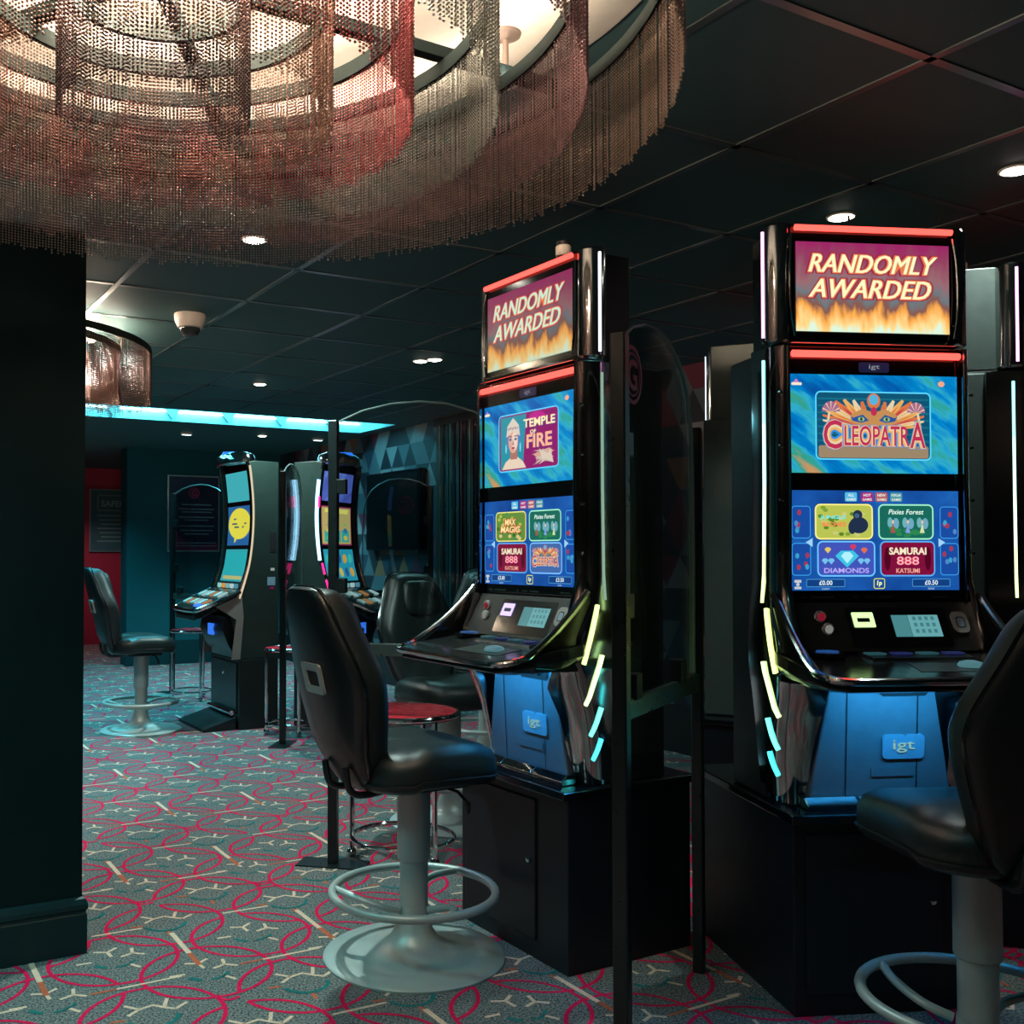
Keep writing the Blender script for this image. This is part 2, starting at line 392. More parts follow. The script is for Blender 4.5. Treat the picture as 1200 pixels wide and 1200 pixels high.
# lit recess: LED strip with clips
t = thing('cove_light', 'long bright cyan-white strip light inside the ceiling recess', 'strip light', uv(RU0, RV1, CEIL))
w = MB(); w.tube([uv(.02, -.022, .085), uv(RU1-RU0-.01, -.022, .085)], .009, e((.55, .97, 1.0), 13.), 8); w.build('light_tube', t)
for k in range(9):
    u = .25+.52*k
    if u > RU1-RU0-.15: break
    w = MB(); a = [uv(u-.07, -.04, .10), uv(u+.07, -.04, .10), uv(u, -.04, .015)]; b = [p+uv(0, .035) for p in a]
    w.loft([a, b], M['grey'], (True, True), False); w.build('clip', t)
c = uv((RU0+RU1)/2, (RV0+RV1)/2+.1, CEIL+.22)
o = lamp('cove_glow', 'AREA', c, 60, (.10, .80, 1.0), shape='RECTANGLE', size=RU1-RU0-.2, size_y=.2); o.rotation_euler = (0, 0, TH)

# ------------------------------------------------------------------ chandeliers
BEAD_LIT_TINTS = [(.080, .048, .055), (.25, .145, .115), (.38, .09, .105), (.33, .36, .34), (.34, .19, .21), (.46, .34, .28)]  # coloured light falling on each ring is put into its metal tint
def bead_mat(c):
    return pm('tinted_bead_metal', c, .30, metal=.85, var=.35, scale=220, rvar=.05)
BEADM = [bead_mat(c) for c in BEAD_LIT_TINTS]; BEADB = [bead_mat((.26, .115, .085))]*6
OCT = np.array([(1, 0, 0), (0, 1, 0), (-1, 0, 0), (0, -1, 0), (0, 0, 1), (0, 0, -1)], float)
OCF = np.array([(0, 1, 4), (1, 2, 4), (2, 3, 4), (3, 0, 4), (1, 0, 5), (2, 1, 5), (3, 2, 5), (0, 3, 5)], np.int64)
def bead_curtain(name, r, z0, z1, sp, pitch, br, mat, parent):
    ns = int(2*PI*r/sp); P = []
    nb = int((z1-z0)/pitch)
    ang = np.arange(ns)*2*PI/ns
    wob = np.cumsum(np.random.randn(ns))*.0; base = np.random.randint(0, 3, ns) + (np.random.rand(ns) < .12)*1
    for k in range(ns):
        n = nb-base[k]
        z = z1-(np.arange(n)+.5)*pitch
        rr = r+np.random.randn()*.0012
        P.append(np.stack([np.full(n, rr*math.cos(ang[k])), np.full(n, rr*math.sin(ang[k])), z], 1))
    P = np.concatenate(P); n = len(P)
    V = (P[:, None, :]+OCT[None]*np.array([br, br, br*1.05])).reshape(-1, 3)
    F = (OCF[None]+np.arange(n)[:, None, None]*6).reshape(-1)
    me = bpy.data.meshes.new(name); me.vertices.add(len(V)); me.vertices.foreach_set('co', V.ravel())
    nf = n*8; me.loops.add(nf*3); me.loops.foreach_set('vertex_index', F); me.polygons.add(nf)
    me.polygons.foreach_set('loop_start', np.arange(nf)*3); me.polygons.foreach_set('loop_total', np.full(nf, 3))
    me.polygons.foreach_set('use_smooth', np.ones(nf, bool)); me.materials.append(mat); me.update()
    o = bpy.data.objects.new(name, me); COL.objects.link(o); o.parent = parent; o['kind'] = 'stuff'
    return o
UPL = em('uplight_tape', (1, .84, .66), 190)
RADII = [.1725, .327, .476, .633, .787, .943]
def chandelier(loc, label, sp, pitch, br, energy, bulbs, spin, mats, plate=True):
    t = thing('chandelier', label, 'chandelier', (loc[0], loc[1], 0), spin, 'ringed bead chandeliers')
    ZT, ZB = 2.300, 2.037
    for i, r in enumerate(RADII):
        w = MB(); w.lathe([(r-.006, ZT-.015), (r+.006, ZT-.015), (r+.006, ZT+.017), (r-.006, ZT+.017), (r-.006, ZT-.015)], M['chand'], 96)
        w.f = w.f[:-2]; w.m = w.m[:-2]; w.s = w.s[:-2]
        w.build('frame_ring', t)
        if i % 2 == 0:
            w = MB(); n = 72
            w.add([(rr*math.cos(2*PI*k/n), rr*math.sin(2*PI*k/n), ZT+.0172) for rr in (r-.003, r+.003) for k in range(n)], [(k, n+k, n+(k+1) % n, (k+1) % n) for k in range(n)], UPL); w.build('light_tape', t)
        bead_curtain('bead_curtain', r, ZB, ZT-.012, sp, pitch, br, mats[i], t)
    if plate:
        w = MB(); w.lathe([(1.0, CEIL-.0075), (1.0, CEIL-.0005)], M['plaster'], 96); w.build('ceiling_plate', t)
    for k in range(3):
        a = k*PI/3+.3; w = MB(); d = Vector((math.cos(a), math.sin(a), 0)); nn = Vector((-d.y, d.x, 0))*.014
        A = [d*-.94+nn, d*.94+nn, d*.94-nn, d*-.94-nn]
        w.loft([[p+Vector((0, 0, ZT+.018)) for p in A], [p+Vector((0, 0, ZT+.043)) for p in A]], M['chand'], (True, True), False); w.build('cross_bar', t)
    for k in range(6):
        a = k*PI/3+.3; x, y = .80*math.cos(a), .80*math.sin(a)
        w = MB(); w.lathe([(.007, ZT+.03), (.007, CEIL-.018)], M['rod'], 12, (x, y)); w.lathe([(.012, CEIL-.022), (.034, CEIL-.014), (.036, CEIL-.008)], M['rod'], 24, (x, y)); w.build('hanging_rod', t)
    for (x, y) in bulbs:
        w = MB(); w.lathe([(.004, ZT+.034), (.018, ZT+.036), (.018, ZT+.05), (.010, ZT+.055)], M['chand'], 12, (x, y))
        w.lathe([(.010, ZT+.055), (.022, ZT+.066), (.026, ZT+.08), (.018, ZT+.096), (.004, ZT+.102)], M['bulb'], 14, (x, y)); w.build('lamp_bulb', t)
        q = Matrix.Rotation(spin, 3, 'Z') @ Vector((x, y, 0))
        lamp('chandelier_lamp', 'POINT', (loc[0]+q.x, loc[1]+q.y, ZT+.092), energy, (1.0, .72, .52), shadow_soft_size=.03)
    return t
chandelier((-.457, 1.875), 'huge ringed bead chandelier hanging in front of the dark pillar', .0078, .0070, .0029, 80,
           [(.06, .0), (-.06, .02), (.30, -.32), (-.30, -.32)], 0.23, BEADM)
chandelier((-2.24, 5.15), 'distant bead chandelier whose rim shows beside the pillar edge, near the dome camera', .0125, .010, .0044, 30.0,
           [(.06, 0), (-.06, .02), (.62, .15), (.0, .62), (.0, -.62), (-.6, 0)], .1, BEADB, False)

# ------------------------------------------------------------------ stools
def stool(loc, rot, label):
    t = thing('casino_stool', label, 'stool', (*loc, 0), rot, 'swivel stools at the machines')
    w = MB(); w.lathe([(.281, 0), (.282, .006), (.274, .012), (.215, .018), (.205, .0165), (.19, .020), (.12, .034), (.08, .055), (.060, .085), (.050, .12), (.046, .16)], M['steel'], 64); w.build('base', t)
    w = MB(); w.lathe([(.044, .15), (.044, .31)], M['steel'], 32); w.build('column', t)
    w = MB(); w.lathe([(.050, .302), (.052, .306), (.052, .535), (.02, .54)], M['steel'], 32); w.build('sleeve', t)
    fr = MB(); n = 56; fr.tube([(.254*math.cos(2*PI*k/n), .254*math.sin(2*PI*k/n), .2) for k in range(n)], .0135, M['steel'], 12, True); fo = fr.build('foot_ring', t)
    for k in range(3):
        a = R(90+120*k+25); d = Vector((math.cos(a), math.sin(a), 0)); q = Vector((-d.y, d.x, 0))
        p = spline([d*.252+Vector((0, 0, .2)), d*.18+q*.05+Vector((0, 0, .192)), d*.10+q*.06+Vector((0, 0, .17)), d*.043+q*.03+Vector((0, 0, .150))], 5)
        s_ = MB(); s_.tube(p, .011, M['steel'], 10); s_.build('spoke', fo)
    # seat cushion
    def sq(hw, hd, z, n=48, k=3.2, y0=.0):
        out = []
        for i in range(n):
            a = 2*PI*i/n; c_, s_ = math.cos(a), math.sin(a)
            out.append((hw*math.copysign(abs(c_)**(2/k), c_), y0+hd*math.copysign(abs(s_)**(2/k), s_), z(0) if callable(z) else z))
        return out
    def seat_ring(f, z):
        r = sq(.235*f, .225*f, 0)
        return [(x, y, z - .018*max(0, y/.225)**2 + .012*min(1, (x/.235)**2)*(1 if f < .9 else .4) - .010*(y < -.1)) for x, y, _ in r]
    w = MB(); w.loft([seat_ring(.80, .555), seat_ring(.93, .558), seat_ring(.985, .57), seat_ring(1.0, .60), seat_ring(.99, .632), seat_ring(.94, .655), seat_ring(.82, .668), seat_ring(.55, .670), seat_ring(.2, .668)], M['leather']); so = w.build('seat', t, angle=60)
    w = MB(); n = 60
    w.tube([(x, y, z) for x, y, z in seat_ring(1.003, .583)], .004, M['satin'], 6, True); w.build('piping', so)
    w = MB(); w.box(-.13, .13, -.12, .12, .532, .556, M['matt']); w.build('seat_plate', t, bevel=.006)
    w = MB(); w.tube([(.05, .03, .54), (.16, .06, .532), (.20, .07, .505)], .005, M['satin'], 8); w.lathe([(.006, .0), (.009, .01), (.009, .03), (.004, .036)], M['satin'], 10); 
    # move knob to lever end
    k0 = len(w.v)-40
    for i in range(k0, len(w.v)): x, y, z = w.v[i]; w.v[i] = (x+.20, y+.07, z+.475)
    w.build('lever', t)
    # backrest
    out = spline([(0, 1.152), (.085, 1.148), (.125, 1.118), (.163, 1.03), (.212, .91), (.210, .83), (.165, .69), (.115, .585), (.07, .552), (0, .545),
                  (-.07, .552), (-.115, .585), (-.165, .69), (-.210, .83), (-.212, .91), (-.163, 1.03), (-.125, 1.118), (-.085, 1.148)], 4, True) if False else \
          spline([Vector((x, z, 0)) for x, z in ((0, 1.152), (.085, 1.148), (.125, 1.118), (.163, 1.03), (.212, .91), (.210, .83), (.165, .69), (.115, .585), (.07, .552), (0, .545),
                  (-.07, .552), (-.115, .585), (-.165, .69), (-.210, .83), (-.212, .91), (-.163, 1.03), (-.125, 1.118), (-.085, 1.148))], 4, True)
    cz = .86
    def bk(f, dy, curve=.6):
        res = []
        for p in out:
            x = p.x*f; z = cz+(p.y-cz)*f
            y = -.245-(z-.6)*.235+dy+curve*x*x
            if z < .68: y += (.68-z)*.25
            res.append((x, y, z))
        return res
    w = MB(); w.loft([bk(.55, -.030), bk(.90, -.030), bk(.975, -.024), bk(1.0, -.012), bk(1.0, 0.0), bk(.98, .006)], M['shell']); bo = w.build('backrest', t, angle=50)
    w = MB(); w.tube(bk(1.0, -.006), .0055, M['blk'], 6, True); w.build('edge_trim', bo)
    w = MB(); w.loft([bk(.97, .006), bk(.985, .03), bk(.975, .056), bk(.93, .078), bk(.80, .092), bk(.45, .100), bk(.1, .100)], M['leather']); w.build('cushion', bo, angle=60)
    w = MB(); pil = [Vector((x, z, 0)) for x, z in ((0, 1.115), (.07, 1.11), (.095, 1.06), (.10, .99), (.07, .95), (0, .945), (-.07, .95), (-.10, .99), (-.095, 1.06), (-.07, 1.11))]
    pl = spline(pil, 4, True)
    def pr(f, dy): return [(p.x*f, -.225-(1.03+(p.y-1.03)*f-.6)*.235+dy+.6*(p.x*f)**2, 1.03+(p.y-1.03)*f) for p in pl]
    w.loft([pr(1, .065), pr(.99, .080), pr(.9, .092), pr(.5, .098), pr(.1, .098)], M['leather']); w.build('head_pad', bo, angle=60)
    # grab handle on the back of the shell
    def hy(z): return -.245-(z-.6)*.235-.032
    w = MB()
    oz0, oz1, ix = .835, .925, .062
    A = rrect(-.062, .062, oz0, oz1, .012); B = rrect(-.040, .040, oz0+.022, oz1-.022, .008); nA = len(A)
    def lay(P, dy): return [(x, hy(z)+dy, z) for x, z in P]
    w.loft([lay(A, .004), lay(A, -.006), lay(B, -.004), lay(B, .004)], M['grey'], (False, False)); hd = w.build('handle', bo)
    w = MB(); w.plate([(x, z) for x, z in B], 0, M['matt']); w.v = [(x, hy(z)+.001, z) for x, y, z in w.v]; w.build('handle_recess', bo)
    # bracket between seat and back
    for sx in (-.07, .07):
        w = MB(); w.tube(spline([(sx, -.10, .545), (sx, -.21, .535), (sx, -.258, .555), (sx, -.272, .62)], 5), .011, M['satin'], 8); w.build('back_bracket', t)
    return t
AL, AR_ = R(-60.45), R(6.19)
stool((.037, 3.21), AL, 'black stool seen from behind, before the machine showing the crowned woman')
stool((1.355, 2.43), R(5), 'black stool cut off by the frame, in front of the machine facing the camera')
stool((-1.85, 7.28), R(-62), 'small distant black stool by the machine with the yellow bubble screen')
stool((.225, 4.80), R(-147), 'black stool facing the room behind the small red round table')
stool((.51, 6.25), R(176), 'black stool mostly hidden, its backrest edge showing beside the crowned woman screen')

# ------------------------------------------------------------------ slot machines
def mirror(pts, s): return [(x*s, y, z) for x, y, z in pts]
ZT = [(.548, .205, .275, .010), (.65, .205, .288, -.01), (.75, .20, .295, -.035), (.84, .19, .304, -.075), (.92, .25, .314, -.095), (1.0, .262, .316, -.085), (1.08, .262, .313, -.05), (1.17, .260, .304, -.022), (1.45, .258, .300, -.018), (1.832, .258, .300, -.018)]
def trim_section(xi, hw, yf, z):
    P = [(xi, yf)]
    for k in range(1, 8):
        a = R(90*k/8); P.append((xi+(hw-xi)*math.sin(a), yf+.07*(1-math.cos(a))))
    P += [(hw, yf+.07), (hw, .13), (xi, .13)]
    return [(x, y, z) for x, y in P]
def trim_x(z, y):
    xi, hw, yf = zlerp(z)
    if y >= yf+.07: return hw
    k = min(1., max(0., (y-yf)/.07)); return xi+(hw-xi)*math.sin(math.acos(1-k))
def zlerp(z):
    for a, b in zip(ZT, ZT[1:]):
        if a[0] <= z <= b[0]:
            k = (z-a[0])/(b[0]-a[0]); return [p+(q-p)*k for p, q in zip(a, b)][1:]
    return list(ZT[-1][1:])
BLUE_BG = art_bg('screen_streaks', [(.25, (.0, .04, .24)), (.40, (.0, .12, .44)), (.50, (.0, .24, .60)), (.56, (.03, .42, .60)), (.62, (.03, .34, .24)), (.70, (.60, .30, .12))], 1.0, (5.5, 1.3), -.62)
BLUE_LOW = art_bg('screen_blue', [(.3, (.005, .05, .26)), (.55, (.01, .10, .42)), (.75, (.02, .20, .58))], 1.0, (2, 2))
FLAME = flame_bg('screen_flames', 1.0)
FLAME_D = flame_bg('screen_flames_pale', .75)
def led(t, name, pts, r, col, st):
    w = MB(); w.tube(pts, r, e(col, st), 8); return w.build(name, t)

def topper_art(sc, pale):
    y = -.0045
    for k, (txt, cz, wd) in enumerate((('RANDOMLY', 2.069, .385), ('AWARDED', 1.998, .365))):
        sb = MB(); xx = .0 if k == 0 else -.01
        for g, dx, col, st, yy in ((.06, .004, (.45, .02, .09), .7, y), (.035, .002, (1, .25, .10), .8, y-.0006), (.0, .0016, (.95, .95, .55) if not pale else (.55, .80, .62), 1.0, y-.0012)):
            for d in (-dx, 0, dx): sb.text(txt, xx+d, cz, e(col, st), yy, w=wd, h=.052, bold=.0+g, shear=.32, grow=g*.09)
        sb.build('lettering', sc)
def tile(sc, x0, x1, z0, z1, kind):
    s = MB(); y = -.0050
    cx, cz = (x0+x1)/2, (z0+z1)/2; W, H = x1-x0, z1-z0
    body = rrect(x0, x1, z0, z1, .014)
    base = {'jungle': (.55, .62, .10), 'fairy': (.01, .16, .12), 'diamond': (.06, .10, .55), 'samurai': (.24, .005, .05), 'magic': (.14, .30, .05), 'cleo': (.06, .16, .45), 'title_c': (.005, .10, .20), 'title_t': (.30, .01, .16)}[kind]
    s.plate(body, y, e(base, .9))
    border = {'jungle': (.95, .85, .25), 'fairy': (.35, .85, .55), 'diamond': (.15, .55, 1), 'samurai': (.10, .40, .85), 'magic': (.80, .75, .2), 'cleo': (.2, .5, 1), 'title_c': (.10, .65, .95), 'title_t': (.10, .65, .95)}[kind]
    rr_border(s, x0-.003, x1+.003, z0-.003, z1+.003, .016, .004, y-.0004, e(border, 1.1))
    rn = random.Random(kind)
    def px(a): return x0+W*a
    def pz(a): return z0+H*a
    L1, L2, L3 = y-.0008, y-.0014, y-.0020
    if kind == 'jungle':
        for _ in range(26): s.plate(ellipse(px(rn.uniform(.05, .95)), pz(rn.uniform(.06, .94)), W*.05, H*.06, 6), L1-rn.random()*.0003, e(rn.choice([(.12, .30, .03), (.75, .75, .25), (.25, .45, .05)]), .8))
        s.text('JUNGLE', px(.30), pz(.62), e((.15, .75, .75), 1.1), L2, w=W*.46, h=H*.13, bold=.03); s.text('RICHES', px(.32), pz(.42), e((.95, .22, .08), 1.0), L2, w=W*.42, h=H*.13, bold=.03)
        g = e((.015, .03, .07), 1); s.plate(ellipse(px(.74), pz(.70), W*.085, H*.15), L3, g); s.plate(ellipse(px(.76), pz(.40), W*.17, H*.25), L2, g); s.plate(ellipse(px(.64), pz(.33), W*.07, H*.20), L3, g)
        s.plate(ellipse(px(.725), pz(.68), W*.045, H*.07), L3-.0004, e((.06, .12, .22), 1))
    if kind == 'fairy':
        for _ in range(9): s.plate(ellipse(px(rn.uniform(.1, .9)), pz(rn.uniform(.08, .30)), W*.07, H*.06, 8), L1-rn.random()*.0003, e((.03, .30, .10), .8))
        s.text('Pixies Forest', cx, pz(.80), e((.75, .95, .85), 1.1), L2, w=W*.66, h=H*.15, bold=.01, shear=.2)
        for k, (a, c) in enumerate(((.25, (.45, .10, .08)), (.53, (.25, .40, .85)), (.80, (.75, .85, .45)))):
            s.plate(ellipse(px(a-.05), pz(.48), W*.05, H*.16, 10), L1, e((.20, .55, .60), .8)); s.plate(ellipse(px(a+.06), pz(.45), W*.06, H*.17, 10), L1, e((.20, .50, .65), .8))
            s.plate(ellipse(px(a), pz(.50), W*.022, H*.055, 10), L3, e((.85, .60, .45), .9)); s.plate([(px(a-.045), pz(.17)), (px(a), pz(.46)), (px(a+.045), pz(.17))][::-1], L2, e(c, .9))
    if kind == 'diamond':
        for a, b, c in ((.17, .75, (.85, .65, .15)), (.62, .84, (.75, .05, .12)), (.82, .74, (.85, .18, .08)), (.12, .42, (.2, .6, .95)), (.23, .42, (.2, .6, .95)), (.76, .42, (.2, .6, .95)), (.87, .42, (.2, .6, .95))):
            s.plate([(px(a-.06), pz(b+.03)), (px(a-.03), pz(b+.09)), (px(a+.03), pz(b+.09)), (px(a+.06), pz(b+.03)), (px(a), pz(b-.09))][::1], L1, e(c, .9))
        s.plate([(px(.30), pz(.58)), (px(.40), pz(.74)), (px(.62), pz(.74)), (px(.72), pz(.58)), (px(.51), pz(.24))], L2, e((.05, .55, .80), 1)); s.plate([(px(.40), pz(.58)), (px(.46), pz(.70)), (px(.56), pz(.70)), (px(.62), pz(.58)), (px(.51), pz(.36))], L3, e((.45, .90, 1), 1))
        s.text('DIAMONDS', cx, pz(.15), e((.50, .42, .95), 1), L2, w=W*.8, h=H*.15, bold=.02)
    if kind == 'samurai':
        for a in (.12, .88): s.plate(ellipse(px(a), pz(.5), W*.06, H*.36, 10), L1, e((.10, .002, .02), .8))
        s.text('SAMURAI', cx, pz(.73), e((.95, .85, .60), 1), L2, w=W*.70, h=H*.22, bold=.03)
        s.text('888', cx, pz(.44), e((.85, .07, .12), 1), L2, w=W*.42, h=H*.26, bold=.05); s.text('888', cx, pz(.44), e((.95, .60, .65), 1), L3, w=W*.41, h=H*.24, bold=-.01)
        s.text('KATSUMI', cx, pz(.14), e((.95, .40, .32), 1), L2, w=W*.44, h=H*.14, bold=.02)
    if kind == 'magic':
        for _ in range(30): s.plate(ellipse(px(rn.uniform(.06, .94)), pz(rn.uniform(.06, .94)), W*.06, H*.07, 6), L1-rn.random()*.0003, e(rn.choice([(.05, .20, .03), (.55, .60, .10), (.10, .35, .08), (.9, .7, .3)]), .8))
        for tx, b, sz in (('MAX', .66, .36), ('MAGIC', .40, .66)):
            s.text(tx, cx, pz(b), e((.70, .05, .03), 1), L2, w=W*(sz+.06), h=H*.27, bold=.06, shear=.1); s.text(tx, cx, pz(b), e((.95, .75, .35), 1.1), L3, w=W*sz, h=H*.22, bold=.02, shear=.1)
    if kind == 'cleo': crest(s, cx, cz+H*.02, W*.92, H*.86, L1)
    if kind == 'title_c':
        for k in range(9): s.plate([(x0+.004, pz(.05+.105*k)), (x1-.004, pz(.05+.105*k)), (x1-.004, pz(.075+.105*k)), (x0+.004, pz(.075+.105*k))][::-1], y-.0003, e((.01, .20, .30), .8))
        s.plate(rrect(x0+.006, x1-.006, z0+.003, pz(.20), .006), y-.0005, e((.42, .30, .18), .8))
        crest(s, cx, cz, W*.97, H*.98, L1)
    if kind == 'title_t':
        s.plate([(px(.03), pz(.97)), (px(.03), pz(.03)), (px(.42), pz(.03)), (px(.48), pz(.97))][::-1], y-.0003, e((.02, .32, .42), .9))
        s.plate(ellipse(px(.66), pz(.88), W*.14, H*.10), y-.0005, e((.60, .02, .30), .9))
        for _ in range(16): s.plate([(px(.55+.42*rn.random()), pz(.05+.28*rn.random())) for _ in range(3)], L1-rn.random()*.0004, e(rn.choice([(.85, .45, .35), (.75, .65, .55), (.45, .25, .35), (.9, .75, .6)]), .8))
        # a painted queen: hair, headdress, neck and shoulders
        sk = e((.85, .45, .35), .85); hd = e((.80, .70, .58), .9); bl = e((.08, .25, .55), .9); rd = e((.55, .04, .10), .9)
        s.plate([(px(.06), pz(.03)), (px(.12), pz(.16)), (px(.22), pz(.24)), (px(.33), pz(.24)), (px(.43), pz(.14)), (px(.48), pz(.03))][::-1], L2, e((.90, .72, .55), .9))
        s.plate([(px(.21), pz(.20)), (px(.20), pz(.40)), (px(.33), pz(.40)), (px(.33), pz(.20))][::-1], L2-.0002, e((.55, .22, .18), .8))
        s.plate(ellipse(px(.26), pz(.60), W*.135, H*.27), L2, bl); s.plate(ellipse(px(.26), pz(.52), W*.085, H*.21), L3, sk); s.plate(ellipse(px(.285), pz(.53), W*.05, H*.17), L3-.0002, e((.95, .72, .60), .9))
        s.plate([(px(.14), pz(.60)), (px(.16), pz(.80)), (px(.26), pz(.94)), (px(.36), pz(.80)), (px(.38), pz(.60)), (px(.26), pz(.70))], L3-.0004, hd)
        for k in range(8): s.plate(ellipse(px(.18+.022*k), pz(.74+.012*(k % 3)), W*.009, H*.02, 6), L3-.0008, rd if k % 2 else bl)
        for a in (.215, .305): s.plate(ellipse(px(a), pz(.555), W*.022, H*.022, 8), L3-.0006, e((.02, .10, .25), 1)); s.plate(ellipse(px(a), pz(.61), W*.028, H*.010, 8), L3-.0006, e((.10, .03, .06), .6))
        s.plate([(px(.255), pz(.57)), (px(.245), pz(.455)), (px(.278), pz(.455))], L3-.0006, e((.55, .22, .20), .8)); s.plate(ellipse(px(.262), pz(.40), W*.03, H*.022, 8), L3-.0006, rd)
        for a in (.135, .385): s.plate(ellipse(px(a), pz(.40), W*.010, H*.09, 8), L3-.0006, e((.3, .8, .95), 1))
        for tx, b, h in (('TEMPLE', .80, .15), ('OF', .64, .07), ('FIRE', .48, .24)):
            wd = W*(.52 if tx == 'TEMPLE' else .10 if tx == 'OF' else .42); xx = px(.70 if tx != 'OF' else .60)
            s.text(tx, xx+.002, pz(b)-.002, e((.05, .05, .25), 1), L2, w=wd, h=H*h, bold=.05); s.text(tx, xx, pz(b), e((.95, .80, .45) if tx != 'FIRE' else (.98, .45, .28), 1.1), L3, w=wd, h=H*h, bold=.03)
    return s.build('title_card' if kind.startswith('title') else 'game_tile', sc)
def crest(s, cx, cz, W, H, y):
    gold = e((.85, .45, .12), .95); org = e((.80, .20, .06), .9); cream = e((.90, .72, .45), .9); red = e((.55, .03, .10), .95); blue = e((.04, .28, .75), 1)
    def P(a, b): return (cx+W*(a-.5), cz+H*(b-.5))
    asp = W/H
    for sx in (1, -1):
        def Q(a, b): return P(.5+sx*a, b)
        for k in range(9):
            t = R(6+9.5*k); ln = (.40, .44, .47, .50, .52, .52, .50, .46, .42)[k]; c0 = (.05, .46)
            def F(r, dt): return Q(min(.47, c0[0]+r*math.cos(t+dt)/asp*1.75), min(.97, c0[1]+r*math.sin(t+dt)))
            pts = [F(.06, 0), F(ln*.72, .085), F(ln, .03), F(ln*.97, -.03), F(ln*.72, -.085)]
            s.plate(pts if sx < 0 else pts[::-1], y-.0001*k, (gold, cream, org)[k % 3])
            pts = [F(.10, 0), F(ln*.60, .03), F(ln*.8, 0), F(ln*.60, -.03)]
            s.plate(pts if sx < 0 else pts[::-1], y-.0009-.00002*k, (org, gold, red)[k % 3])
        fan = [Q(.385+.085*math.cos(R(t)), .68+.19*math.sin(R(t))) for t in range(10, 171, 20)]
        s.plate(fan if sx < 0 else fan[::1], y-.0011, e((.45, .16, .30), .9)); st_ = [Q(.39, .70), Q(.42, .40), Q(.44, .40), Q(.41, .70)]
        s.plate(st_, y-.0011, cream)
        for k in range(5): t = R(25+32*k); s.plate([Q(.385, .70), Q(.385+.085*math.cos(t-.06), .68+.19*math.sin(t-.06)), Q(.385+.085*math.cos(t+.06), .68+.19*math.sin(t+.06))], y-.0013, cream)
        face = [Q(.0, .50), Q(.0, .70), Q(.10, .76), Q(.20, .68), Q(.22, .55), Q(.12, .50)]
        s.plate(face, y-.0012, e((.62, .30, .10), .9))
        ey = [Q(.045, .58), Q(.10, .67), Q(.19, .62), Q(.215, .655), Q(.19, .57), Q(.11, .545)]
        s.plate(ey, y-.0016, e((.02, .09, .34), 1)); s.plate(ellipse(*Q(.115, .60), W*.030, H*.034, 12), y-.0018, e((.35, .55, .20), 1)); s.plate(ellipse(*Q(.115, .60), W*.012, H*.030, 10), y-.0020, e((.01, .06, .06), 1))
    s.plate(ellipse(*P(.5, .88), W*.06, H*.12), y-.0012, org); s.plate(ellipse(*P(.5, .90), W*.042, H*.08), y-.0015, e((.10, .45, .70), 1)); s.plate(ellipse(*P(.5, .72), W*.03, H*.07, 8), y-.0015, red)
    def word(grow, mat, yy):
        s.text('C', P(.125, .36)[0], P(0, .36)[1], mat, yy, w=W*.165, h=H*.44, bold=.01+grow, grow=grow*.022)
        s.text('LEOPATR', P(.525, .345)[0], P(0, .345)[1], mat, yy, w=W*.59, h=H*.31, bold=.01+grow, grow=grow*.022)
        s.text('A', P(.895, .365)[0], P(0, .365)[1], mat, yy, w=W*.14, h=H*.40, bold=.01+grow, grow=grow*.022)
    word(.16, blue, y-.0020); word(.10, gold, y-.0024); word(.045, cream, y-.0027); word(.0, red, y-.0030)

